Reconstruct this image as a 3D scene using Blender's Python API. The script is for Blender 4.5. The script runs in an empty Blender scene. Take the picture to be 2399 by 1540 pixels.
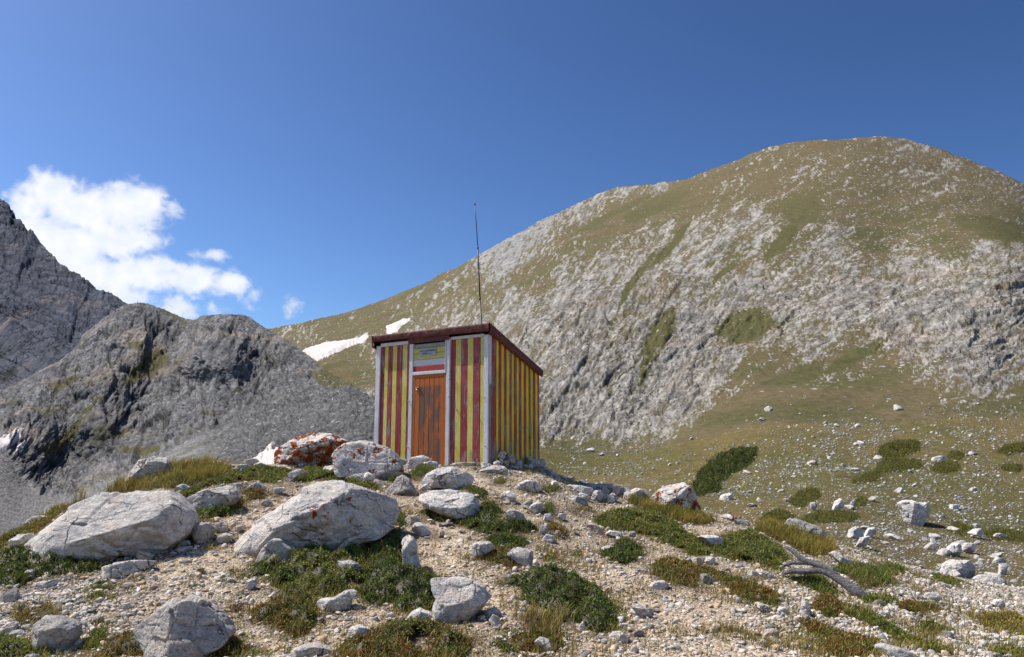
import bpy, math, random
import numpy as np
from mathutils import Vector
random.seed(7); RNG = np.random.default_rng(11)
S = bpy.context.scene
COL = S.collection
PI = math.pi

# ------------------------------------------------------------------ camera model (used to read places off the photograph)
F = 1866.0; CX = 1199.5; CY = 770.0
PIT = math.atan(315.0 / F)
SP, CP = math.sin(PIT), math.cos(PIT)
def ray(px, py):
    """direction (x/y, z/y) of a viewing ray through photograph point"""
    px = np.asarray(px, float); py = np.asarray(py, float)
    u = (px - CX) / F; v = (CY - py) / F
    den = CP - v * SP
    return u / den, (SP + v * CP) / den

# ------------------------------------------------------------------ noise
def _hash(ix, iy, iz, seed):
    h = (ix.astype(np.int64) * 374761393 + iy.astype(np.int64) * 668265263 + iz.astype(np.int64) * 2147483647 + seed * 974711) & 0xFFFFFFFF
    h = ((h ^ (h >> 13)) * 1274126177) & 0xFFFFFFFF
    h = ((h ^ (h >> 16)) * 2246822519) & 0xFFFFFFFF
    return h ^ (h >> 15)
_G = np.array([[1,1,0],[-1,1,0],[1,-1,0],[-1,-1,0],[1,0,1],[-1,0,1],[1,0,-1],[-1,0,-1],[0,1,1],[0,-1,1],[0,1,-1],[0,-1,-1],[1,1,0],[-1,1,0],[0,-1,1],[0,-1,-1]], float)
def perlin(P, seed=0):
    P = np.asarray(P, float)
    i = np.floor(P); f = P - i; i = i.astype(np.int64)
    w = f * f * f * (f * (f * 6 - 15) + 10)
    out = 0
    for dx in (0, 1):
        wx = w[:, 0] if dx else 1 - w[:, 0]
        for dy in (0, 1):
            wy = w[:, 1] if dy else 1 - w[:, 1]
            for dz in (0, 1):
                wz = w[:, 2] if dz else 1 - w[:, 2]
                g = _G[_hash(i[:, 0] + dx, i[:, 1] + dy, i[:, 2] + dz, seed) & 15]
                d = g[:, 0] * (f[:, 0] - dx) + g[:, 1] * (f[:, 1] - dy) + g[:, 2] * (f[:, 2] - dz)
                out = out + wx * wy * wz * d
    return out
def fbm(P, octv=4, seed=0, gain=0.5):
    a, s, t = 1.0, 0, 0
    P = np.array(P, float)
    for o in range(octv):
        s = s + a * perlin(P, seed + o * 17); t += a
        a *= gain; P = P * 2.03 + 7.31
    return s / t * 1.6
def ridged(P, octv=4, seed=0, gain=0.5):
    a, s, t = 1.0, 0, 0
    P = np.array(P, float)
    for o in range(octv):
        s = s + a * (1 - 2.2 * np.abs(perlin(P, seed + o * 17))); t += a
        a *= gain; P = P * 2.07 + 3.7
    return s / t
def facet(P, seed=0, g=1.0):
    """broken-rock noise: every cell is a tilted plane; also returns the gap to the next cell"""
    P = np.asarray(P, float)
    b = np.floor(P - .5).astype(np.int64); d1 = np.full(len(P), 1e9); d2 = d1.copy(); val = np.zeros(len(P))
    for dx in (0, 1):
        for dy in (0, 1):
            for dz in (0, 1):
                h = _hash(b[:, 0] + dx, b[:, 1] + dy, b[:, 2] + dz, seed)
                j = np.stack([(h & 255), (h >> 8) & 255, (h >> 16) & 255], -1) / 255.0 - .5
                o = P - (b + [dx, dy, dz] + .5 + j * .8)
                d = (o * o).sum(1)
                v = (o * (np.stack([(h >> 4) & 255, (h >> 12) & 255, (h >> 20) & 255], -1) / 127.5 - 1)).sum(1) * g + ((h >> 6) & 255) / 255.0 - .5
                c = d < d1
                d2 = np.where(c, d1, np.minimum(d2, d)); val = np.where(c, v, val); d1 = np.where(c, d, d1)
    return val, np.sqrt(d2) - np.sqrt(d1)
def sstep(a, b, x):
    t = np.clip((x - a) / (b - a), 0, 1)
    return t * t * (3 - 2 * t)
def lerp(a, b, t):
    return np.asarray(a) + (np.asarray(b) - np.asarray(a)) * np.asarray(t)[..., None]

# ------------------------------------------------------------------ mesh helpers
def mesh_np(name, V, Fc, col=None, smooth=True):
    """V (n,3); Fc one (m,k) array or a list of them"""
    me = bpy.data.meshes.new(name)
    V = np.ascontiguousarray(V, np.float32)
    Fs = Fc if isinstance(Fc, list) else [Fc]
    Fs = [np.asarray(f, np.int32) for f in Fs if len(f)]
    me.vertices.add(len(V)); me.vertices.foreach_set('co', V.ravel())
    nl = sum(f.size for f in Fs); npo = sum(len(f) for f in Fs)
    me.loops.add(nl); me.polygons.add(npo)
    me.loops.foreach_set('vertex_index', np.concatenate([f.ravel() for f in Fs]))
    tot = np.concatenate([np.full(len(f), f.shape[1], np.int32) for f in Fs])
    st = np.concatenate([[0], np.cumsum(tot)[:-1]]).astype(np.int32)
    me.polygons.foreach_set('loop_start', st)
    try: me.polygons.foreach_set('loop_total', tot)
    except Exception: pass
    if smooth: me.polygons.foreach_set('use_smooth', np.ones(npo, bool))
    me.update(calc_edges=True)
    if col is not None:
        a = me.color_attributes.new('Col', 'FLOAT_COLOR', 'POINT')
        c = np.ones((len(V), 4), np.float32); c[:, :3] = col
        a.data.foreach_set('color', c.ravel())
    return me
def obj(name, me, mat=None, parent=None, loc=None):
    o = bpy.data.objects.new(name, me); COL.objects.link(o)
    if mat is not None and me is not None:
        if isinstance(mat, (list, tuple)):
            for m in mat: me.materials.append(m)
        elif len(me.materials) == 0: me.materials.append(mat)
    if parent is not None: o.parent = parent
    if loc is not None: o.location = loc
    return o
def tag(o, label=None, cat=None, group=None, kind=None):
    if label: o['label'] = label
    if cat: o['category'] = cat
    if group: o['group'] = group
    if kind: o['kind'] = kind
    return o
def empty(name, loc, label, cat, group=None):
    o = bpy.data.objects.new(name, None); COL.objects.link(o)
    o.location = loc; o.empty_display_size = .1
    return tag(o, label, cat, group)
def grid_faces(ny, nx):
    a = np.arange(ny * nx).reshape(ny, nx)
    return np.stack([a[:-1, :-1], a[:-1, 1:], a[1:, 1:], a[1:, :-1]], -1).reshape(-1, 4)
def icosphere(n):
    t = (1 + 5 ** .5) / 2
    v = [(-1,t,0),(1,t,0),(-1,-t,0),(1,-t,0),(0,-1,t),(0,1,t),(0,-1,-t),(0,1,-t),(t,0,-1),(t,0,1),(-t,0,-1),(-t,0,1)]
    f = [(0,11,5),(0,5,1),(0,1,7),(0,7,10),(0,10,11),(1,5,9),(5,11,4),(11,10,2),(10,7,6),(7,1,8),(3,9,4),(3,4,2),(3,2,6),(3,6,8),(3,8,9),(4,9,5),(2,4,11),(6,2,10),(8,6,7),(9,8,1)]
    v = [np.array(q) / np.linalg.norm(q) for q in v]
    for _ in range(n):
        cache = {}; nf = []
        def mid(a, b):
            k = (a, b) if a < b else (b, a)
            if k not in cache:
                m = v[a] + v[b]; v.append(m / np.linalg.norm(m)); cache[k] = len(v) - 1
            return cache[k]
        for a, b, c in f:
            x, y, z = mid(a, b), mid(b, c), mid(c, a)
            nf += [(a, x, z), (b, y, x), (c, z, y), (x, y, z)]
        f = nf
    return np.array(v), np.array(f)
ICO = {n: icosphere(n) for n in (0, 1, 2, 3, 4, 5)}

# ------------------------------------------------------------------ material helpers
class NT:
    def __init__(s, name):
        s.m = bpy.data.materials.new(name); s.m.use_nodes = True
        s.t = s.m.node_tree; s.t.nodes.clear()
        s.out = s.n('ShaderNodeOutputMaterial')
    def n(s, typ, **kw):
        nd = s.t.nodes.new(typ)
        for k, v in kw.items():
            setattr(nd, k, v)
        return nd
    def set(s, sock, v):
        if isinstance(v, bpy.types.NodeSocket): s.t.links.new(v, sock)
        elif v is not None:
            if hasattr(sock, 'default_value'):
                if sock.type == 'RGBA' and len(v) == 3: v = (*v, 1)
                sock.default_value = v
    def math(s, op, a, b=None, c=None, clamp=False):
        nd = s.n('ShaderNodeMath', operation=op, use_clamp=clamp)
        s.set(nd.inputs[0], a)
        if b is not None: s.set(nd.inputs[1], b)
        if c is not None: s.set(nd.inputs[2], c)
        return nd.outputs[0]
    def vmath(s, op, a, b=None, scale=None):
        nd = s.n('ShaderNodeVectorMath', operation=op)
        s.set(nd.inputs[0], a)
        if b is not None: s.set(nd.inputs[1], b)
        if scale is not None: s.set(nd.inputs['Scale'], scale)
        return nd.outputs['Value'] if op in ('LENGTH', 'DOT_PRODUCT', 'DISTANCE') else nd.outputs[0]
    def noise(s, vec, scale, detail=5, rough=.55, dist=0, out=0):
        nd = s.n('ShaderNodeTexNoise'); s.set(nd.inputs['Vector'], vec)
        nd.inputs['Scale'].default_value = scale; nd.inputs['Detail'].default_value = detail
        nd.inputs['Roughness'].default_value = rough; nd.inputs['Distortion'].default_value = dist
        return nd.outputs[out]
    def vor(s, vec, scale, feature='F1', out='Distance', rnd=1):
        nd = s.n('ShaderNodeTexVoronoi', feature=feature); s.set(nd.inputs['Vector'], vec)
        nd.inputs['Scale'].default_value = scale; nd.inputs['Randomness'].default_value = rnd
        return nd.outputs[out]
    def ramp(s, fac, stops):
        nd = s.n('ShaderNodeValToRGB'); s.set(nd.inputs[0], fac)
        e = nd.color_ramp.elements
        while len(e) < len(stops): e.new(0.5)
        for i, (p, c) in enumerate(stops):
            e[i].position = p
            if not hasattr(c, '__len__'): c = (c, c, c)
            e[i].color = (*c[:3], 1)
        return nd.outputs[0]
    def mix(s, fac, a, b, mode='MIX'):
        nd = s.n('ShaderNodeMix', data_type='RGBA', blend_type=mode)
        s.set(nd.inputs[0], fac); s.set(nd.inputs[6], a); s.set(nd.inputs[7], b)
        return nd.outputs[2]
    def mrange(s, v, a, b, c=0, d=1, smooth=True):
        nd = s.n('ShaderNodeMapRange', interpolation_type='SMOOTHSTEP' if smooth else 'LINEAR')
        s.set(nd.inputs[0], v)
        for i, q in enumerate((a, b, c, d)): s.set(nd.inputs[i + 1], q)
        return nd.outputs[0]
    def mapping(s, vec, scale=(1, 1, 1), rot=(0, 0, 0), loc=(0, 0, 0)):
        nd = s.n('ShaderNodeMapping'); s.set(nd.inputs[0], vec)
        nd.inputs['Scale'].default_value = scale; nd.inputs['Rotation'].default_value = rot; nd.inputs['Location'].default_value = loc
        return nd.outputs[0]
    def bump(s, h, strength=.5, dist=.02, normal=None):
        nd = s.n('ShaderNodeBump'); s.set(nd.inputs['Height'], h)
        nd.inputs['Strength'].default_value = strength; nd.inputs['Distance'].default_value = dist
        if normal is not None: s.set(nd.inputs['Normal'], normal)
        return nd.outputs[0]
    def bsdf(s, color, rough=.9, normal=None, spec=.25, metal=0, trans=None):
        nd = s.n('ShaderNodeBsdfPrincipled')
        s.set(nd.inputs['Base Color'], color); s.set(nd.inputs['Roughness'], rough)
        nd.inputs['Specular IOR Level'].default_value = spec; nd.inputs['Metallic'].default_value = metal
        if normal is not None: s.set(nd.inputs['Normal'], normal)
        sh = nd.outputs[0]
        if trans is not None:
            t = s.n('ShaderNodeBsdfTranslucent'); s.set(t.inputs[0], color)
            mx = s.n('ShaderNodeMixShader'); mx.inputs[0].default_value = trans
            s.t.links.new(sh, mx.inputs[1]); s.t.links.new(t.outputs[0], mx.inputs[2]); sh = mx.outputs[0]
        s.t.links.new(sh, s.out.inputs[0])
        return s.m
    def coord(s, k='Object'):
        return s.n('ShaderNodeTexCoord').outputs[k]
    def attr(s, name='Col'):
        return s.n('ShaderNodeAttribute', attribute_name=name).outputs[0]

def rock_mat(name, lichen=0.0, lift=1.0, tan=0.0, streak=1.0, lscale=4.0):
    lift *= 1.56; t = NT(name)
    rnd = t.n('ShaderNodeObjectInfo').outputs['Random']
    oc = t.coord('Object')
    off = t.vmath('SCALE', (17.3, 31.1, 23.7), scale=t.math('MULTIPLY', rnd, 9.0))
    v = t.vmath('ADD', oc, off)
    warp = t.noise(v, 2.2, 4, .6, out=1)
    vw = t.vmath('ADD', v, t.vmath('SCALE', warp, scale=.28))
    big = t.noise(v, 2.6, 7, .62, .4)
    c = t.ramp(big, [(.28, (.19*lift, .19*lift, .195*lift)), (.42, (.31*lift, .30*lift, .29*lift)), (.56, (.44*lift, .405*lift, .36*lift)), (.72, (.56*lift, .49*lift, .415*lift))])
    # strata streaks
    sv = t.mapping(vw, scale=(1.6, 2.0, 9.0), rot=(.25, .55, .2))
    st = t.noise(sv, 2.4, 8, .7)
    c = t.mix(t.math('MULTIPLY', t.mrange(st, .40, .66), .70 * streak), c, (.58*lift, .525*lift, .455*lift))
    fine = t.noise(v, 38, 6, .75)
    c = t.mix(.8, c, t.ramp(fine, [(.28, .38), (.5, .97), (.75, 1.4)]), 'MULTIPLY')
    c = t.mix(.6, c, t.ramp(t.noise(vw, 13, 7, .72), [(.30, .45), (.48, 1.0), (.72, 1.3)]), 'MULTIPLY')
    # pale pinkish stains
    pk = t.noise(v, 5.5, 5, .65, .8)
    c = t.mix(t.math('MULTIPLY', t.mrange(pk, .52, .68), .45), c, (.60, .42, .31))
    if tan: c = t.mix(tan, c, (.55, .38, .2))
    # cracks
    cr = t.vor(vw, 2.1, 'DISTANCE_TO_EDGE')
    crm = t.math('MULTIPLY', t.mrange(cr, 0.0, .016, 1, 0), t.mrange(t.noise(v, 1.7, 2), .53, .62))
    pits = t.mrange(t.vor(vw, 26, 'F1'), .05, .3, 1, 0)
    pitm = t.math('MULTIPLY', pits, t.mrange(t.noise(v, 6, 3), .5, .65))
    bd = t.math('FRACT', t.math('ADD', t.math('MULTIPLY', t.vmath('DOT_PRODUCT', vw, (.35, .3, .95)), 5.5), t.math('MULTIPLY', big, 2.2)))
    bdm = t.math('MULTIPLY', t.mrange(t.math('ABSOLUTE', t.math('SUBTRACT', bd, .5)), .0, .05, 1, 0), t.mrange(t.noise(v, 3.1, 3), .50, .62))
    crm = t.math('MAXIMUM', crm, t.math('MULTIPLY', bdm, .8))
    dark = t.math('MAXIMUM', crm, t.math('MULTIPLY', pitm, .5))
    c = t.mix(t.math('MULTIPLY', dark, .8), c, (.05, .05, .055))
    # darker, soil-brown undersides
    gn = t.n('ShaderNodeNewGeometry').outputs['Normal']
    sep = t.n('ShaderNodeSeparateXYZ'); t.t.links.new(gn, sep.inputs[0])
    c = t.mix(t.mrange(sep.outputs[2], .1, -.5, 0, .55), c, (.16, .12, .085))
    if lichen > 0:
        l1 = t.noise(v, lscale, 5, .62, .5); l2 = t.noise(v, lscale * 5.5, 4, .7)
        thr = .70 - .26 * lichen
        lm = t.math('ADD', t.math('MULTIPLY', l1, .72), t.math('MULTIPLY', l2, .28))
        lm = t.mrange(lm, thr, thr + .035)
        lc = t.ramp(t.noise(v, 30, 4, .6), [(.3, (.13, .026, .006)), (.5, (.30, .062, .010)), (.7, (.48, .135, .022))])
        c = t.mix(lm, c, lc)
    h = t.math('ADD', t.math('MULTIPLY', st, .5), t.math('MULTIPLY', fine, .22))
    h = t.math('SUBTRACT', h, t.math('MULTIPLY', dark, .55))
    h = t.math('ADD', h, t.math('MULTIPLY', t.noise(v, 11, 6, .65), .5))
    b = t.bump(h, 1.0, .075)
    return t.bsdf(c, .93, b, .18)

def attr_mat(name, trans=None, rough=.85, spec=.2, vary=.35, scale=60):
    t = NT(name)
    c = t.attr()
    if vary:
        n = t.noise(t.coord('Object'), scale, 4, .65)
        c = t.mix(vary, c, t.ramp(n, [(.25, .35), (.5, 1.0), (.75, 1.45)]), 'MULTIPLY')
    return t.bsdf(c, rough, None, spec, trans=trans)

M = {}
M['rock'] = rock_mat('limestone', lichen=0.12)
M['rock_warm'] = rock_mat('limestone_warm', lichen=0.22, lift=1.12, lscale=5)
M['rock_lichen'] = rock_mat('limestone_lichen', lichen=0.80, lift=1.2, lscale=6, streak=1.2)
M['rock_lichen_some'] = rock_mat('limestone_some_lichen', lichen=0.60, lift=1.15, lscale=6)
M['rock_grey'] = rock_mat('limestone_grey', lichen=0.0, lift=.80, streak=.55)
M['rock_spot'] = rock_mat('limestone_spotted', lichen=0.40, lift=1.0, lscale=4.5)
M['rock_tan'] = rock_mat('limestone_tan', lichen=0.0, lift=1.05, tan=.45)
M['rock_pale'] = rock_mat('limestone_pale', lichen=0.0, lift=1.25)
M['leaf'] = attr_mat('leaf', trans=.25, rough=.55, spec=.35, vary=.3)
M['blade'] = attr_mat('grass_blade', trans=.3, rough=.6, spec=.25, vary=.2)
M['gravel'] = attr_mat('gravel', vary=.45, scale=45)

# ------------------------------------------------------------------ camera
cam = bpy.data.cameras.new('camera'); co = bpy.data.objects.new('camera', cam); COL.objects.link(co)
cam.sensor_width = 36; cam.lens = 36 * F / 2399.0
cam.clip_start = .1; cam.clip_end = 20000
co.location = (0, 0, 0); co.rotation_euler = (PI / 2 + PIT, 0, 0)
S.camera = co
# ------------------------------------------------------------------ light
SUN_EL = math.radians(55); SUN_AZ = math.radians(-74)   # clockwise from +Y
sd = Vector((math.sin(SUN_AZ) * math.cos(SUN_EL), math.cos(SUN_AZ) * math.cos(SUN_EL), math.sin(SUN_EL)))
sun = bpy.data.lights.new('sun', 'SUN'); sun.energy = 5.0; sun.angle = math.radians(.5); sun.color = (1, .955, .885)
so = bpy.data.objects.new('sun', sun); COL.objects.link(so)
so.rotation_euler = (-sd).to_track_quat('-Z', 'Y').to_euler()
w = bpy.data.worlds.new('World'); S.world = w; w.use_nodes = True
nt = w.node_tree; nt.nodes.clear()
sky = nt.nodes.new('ShaderNodeTexSky'); sky.sky_type = 'NISHITA'; sky.sun_disc = False
sky.sun_elevation = SUN_EL; sky.sun_rotation = SUN_AZ
sky.altitude = 2400; sky.air_density = 1.1; sky.dust_density = 7.0; sky.ozone_density = 2.8
bg = nt.nodes.new('ShaderNodeBackground'); bg.inputs[1].default_value = .057
wo = nt.nodes.new('ShaderNodeOutputWorld')
hs = nt.nodes.new('ShaderNodeHueSaturation'); hs.inputs['Saturation'].default_value = 1.03; hs.inputs['Hue'].default_value = .498
gm = nt.nodes.new('ShaderNodeGamma'); gm.inputs[1].default_value = 1.55
nt.links.new(sky.outputs[0], hs.inputs['Color']); nt.links.new(hs.outputs[0], gm.inputs[0]); nt.links.new(gm.outputs[0], bg.inputs[0]); nt.links.new(bg.outputs[0], wo.inputs[0])
S.view_settings.view_transform = 'Standard'; S.view_settings.look = 'None'; S.view_settings.exposure = 0
S.cycles.max_bounces = 6; S.cycles.diffuse_bounces = 3; S.cycles.volume_bounces = 0
try: S.cycles.use_denoising = True
except Exception: pass
# ------------------------------------------------------------------ foreground mound (height field)
crest = np.array([(-260,1350,10),(-100,1300,10.2),(0,1262,10.5),(60,1232,11),(130,1197,11.5),(200,1172,12),(290,1132,12.8),(390,1097,13.5),(480,1087,14),(560,1087,14.5),(650,1087,15),(800,1087,16),(880,1088,17.5),(1000,1087,17.8),(1150,1089,17.6),(1265,1094,17.2),(1320,1126,16.3),(1400,1142,16),(1500,1162,15.5),(1640,1197,15),(1760,1222,14.5),(1850,1242,14),(1950,1277,13.5),(2040,1302,13.5),(2120,1332,13.5),(2250,1364,14),(2399,1387,15),(2700,1440,16)], float)
shoul = np.array([(-260,1400,8.8),(0,1310,9.3),(200,1222,10.8),(390,1142,12),(560,1122,12.6),(700,1127,13),(880,1107,13.6),(1000,1097,13.9),(1150,1097,13.9),(1265,1112,14),(1400,1167,14),(1640,1217,13.5),(1850,1264,12.5),(2040,1322,11.5),(2250,1400,11.5),(2399,1435,11.5),(2700,1500,12)], float)
def _tab(t):
    a, s = ray(t[:, 0], t[:, 1]); return a, t[:, 2], s * t[:, 2]
ca, cy_, cz_ = _tab(crest); sa, sy_, sz_ = _tab(shoul)
def H(x, y, fine=True):
    x = np.asarray(x, float); y = np.asarray(y, float)
    shp = np.broadcast(x, y).shape
    x = np.broadcast_to(x, shp).ravel(); y = np.broadcast_to(y, shp).ravel()
    a = x / np.maximum(y, 4.0)
    yc = np.interp(a, ca, cy_); zc = np.interp(a, ca, cz_); ys = np.interp(a, sa, sy_); zs = np.interp(a, sa, sz_)
    ys = np.minimum(ys, yc - .6)
    t1 = np.clip((y - 7) / (ys - 7), 0, 1); t2 = np.clip((y - ys) / (yc - ys), 0, 1)
    z = -1.6 + (zs + 1.6) * (t1 * .75 + .25 * sstep(0, 1, t1)) + (zc - zs) * t2
    q = np.maximum(y - yc, 0)
    k = np.interp(a, [-.6, -.3, -.1, .05, .3, .45], [.75, .7, .45, .45, .5, .22])
    z = z - k * q * q / (q + 1.2)
    if fine:
        P = np.stack([x, y, 0 * x], -1)
        f = sstep(5, 7, y)
        z = z + (.055 * fbm(P * 1.1, 3, 3) + .022 * fbm(P * 4.5, 3, 9)) * (.35 + .65 * f)
    return z.reshape(shp)
def ground_at(px, py):
    """where a viewing ray of the photograph meets the mound"""
    px = np.atleast_1d(np.asarray(px, float)); py = np.atleast_1d(np.asarray(py, float))
    a, s = ray(px, py)
    y = np.arange(5.0, 22.0, .03)
    Y = np.broadcast_to(y, (len(a), len(y)))
    d = s[:, None] * Y - H(a[:, None] * Y, Y, True)
    hit = d < 0
    i = np.where(hit.any(1), hit.argmax(1), np.argmin(d + (Y > np.interp(a, ca, cy_)[:, None]) * 9, 1))
    yy = y[i]; xx = a * yy
    return np.stack([xx, yy, H(xx, yy)], -1)

OFF = {'L': (0, 1009.3), 'C': (523.3, 1009.3), 'M': (1121.4, 1009.3), 'R': (1651.4, 1009.3)}
def K(k, pts):
    ox, oy = OFF[k]
    return np.array([(ox + x * .3447, oy + y * .3447) for x, y in pts], float)
def pip(P, poly):
    x, y = P[:, 0], P[:, 1]; r = np.zeros(len(P), bool)
    n = len(poly)
    for i in range(n):
        x1, y1 = poly[i]; x2, y2 = poly[(i + 1) % n]
        c = ((y1 > y) != (y2 > y)) & (x < (x2 - x1) * (y - y1) / (y2 - y1 + 1e-12) + x1)
        r ^= c
    return r
def edge_dist(P, poly):
    d = np.full(len(P), 1e9); n = len(poly)
    for i in range(n):
        a = np.array(poly[i]); b = np.array(poly[(i + 1) % n]); ab = b - a
        t = np.clip(((P - a) @ ab) / (ab @ ab + 1e-12), 0, 1)
        d = np.minimum(d, np.linalg.norm(P - a - t[:, None] * ab, axis=1))
    return d

# ------------------------------------------------------------------ thin plate depth fields for the mountains
class TPS:
    def __init__(s, pts, vals, lam=1e-3):
        s.p = np.asarray(pts, float) / 1000; n = len(s.p)
        r = np.linalg.norm(s.p[:, None] - s.p[None], axis=2)
        K_ = np.where(r > 0, r * r * np.log(r + 1e-12), 0) + lam * np.eye(n)
        Q = np.hstack([np.ones((n, 1)), s.p])
        A = np.block([[K_, Q], [Q.T, np.zeros((3, 3))]])
        s.w = np.linalg.solve(A, np.concatenate([vals, [0, 0, 0]]))
    def __call__(s, px, py):
        q = np.stack([np.ravel(px), np.ravel(py)], -1) / 1000
        o = np.empty(len(q))
        for i in range(0, len(q), 40000):
            b = q[i:i + 40000]
            r = np.linalg.norm(b[:, None] - s.p[None], axis=2)
            o[i:i + 40000] = np.where(r > 0, r * r * np.log(r + 1e-12), 0) @ s.w[:-3] + s.w[-3] + b @ s.w[-2:]
        return o.reshape(np.shape(px))
def shepard(px, py, ctrl, sig=70):
    c = np.asarray(ctrl, float); q = np.stack([np.ravel(px), np.ravel(py)], -1)
    num = 0; den = 1e-9
    for x, y, v in c:
        d2 = (q[:, 0] - x) ** 2 + (q[:, 1] - y) ** 2
        wgt = 1 / (d2 + sig * sig) ** 2
        num = num + wgt * v; den = den + wgt
    return (num / den).reshape(np.shape(px))

class Mountain:
    def __init__(s, name, px0, px1, nx, sil, bot, ny, ctrl, jag=2.0, seed=0, back=(6, 14.0, .5), pw=1.0):
        s.name = name
        px = np.linspace(px0, px1, nx)
        sil = np.array(sil, float); bot = np.array(bot, float)
        ys = np.interp(px, sil[:, 0], sil[:, 1]); yb = np.interp(px, bot[:, 0], bot[:, 1])
        # soften the straight pieces of the outline, then roughen it
        k = np.exp(-np.linspace(-2, 2, 9) ** 2); k /= k.sum()
        ys = np.convolve(np.pad(ys, 4, 'edge'), k, 'valid')
        q = np.stack([px / 22, 0 * px + seed, 0 * px], -1)
        ys = ys + jag * fbm(q, 5, seed, .6)
        v = np.linspace(0, 1, ny) ** pw
        PX = np.broadcast_to(px, (ny, nx)); PY = ys + (yb - ys) * v[:, None]
        c = np.array(ctrl, float)
        s.tps = TPS(c[:, :2], np.log(c[:, 2]))
        D = np.exp(s.tps(PX, PY))
        a, sl = ray(PX, PY)
        s.PX, s.PY = PX.copy(), PY
        s.P = np.stack([a * D, D, sl * D], -1); s.D = D
        s.nb, s.bs, s.bz = back
    def normals(s, P):
        du = np.gradient(P, axis=1); dv = np.gradient(P, axis=0)
        n = np.cross(dv, du); n /= np.linalg.norm(n, axis=2, keepdims=True) + 1e-9
        return np.where((n * P).sum(2, keepdims=True) > 0, -n, n)
    def displace(s, d):
        s.N = s.normals(s.P); s.P = s.P + s.N * d[..., None]
    def build(s, mat, col):
        top = s.P[0]; rows = []
        for i in range(s.nb, 0, -1):
            dirn = top / np.linalg.norm(top[:, :2], axis=1, keepdims=True); dirn = dirn * [1, 1, 0]
            k = i * s.bs
            rows.append(top + dirn * k - np.array([0, 0, 1]) * (s.bz * k * k / (k + s.bs)))
        P = np.concatenate([np.array(rows), s.P], 0)
        C = np.concatenate([np.repeat(col[:1], s.nb, 0), col], 0)
        me = mesh_np(s.name, P.reshape(-1, 3), grid_faces(*P.shape[:2]), C.reshape(-1, 3), smooth=False)
        o = obj(s.name, me, mat); return tag(o, kind='structure')
    def at(s, px, py):
        """surface points nearest to photograph points"""
        px = np.atleast_1d(px); py = np.atleast_1d(py); out = []
        ny, nx = s.PX.shape
        for x, y in zip(px, py):
            j = np.clip((x - s.PX[0, 0]) / (s.PX[0, -1] - s.PX[0, 0]) * (nx - 1), 0, nx - 1.001)
            j0 = int(j); fj = j - j0
            colY = s.PY[:, j0] * (1 - fj) + s.PY[:, j0 + 1] * fj
            i = np.clip(np.searchsorted(colY, y) - 1, 0, ny - 2); fi = np.clip((y - colY[i]) / (colY[i + 1] - colY[i] + 1e-9), 0, 1)
            p = (s.P[i, j0] * (1 - fi) + s.P[i + 1, j0] * fi) * (1 - fj) + (s.P[i, j0 + 1] * (1 - fi) + s.P[i + 1, j0 + 1] * fi) * fj
            out.append(p)
        return np.array(out)

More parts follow.
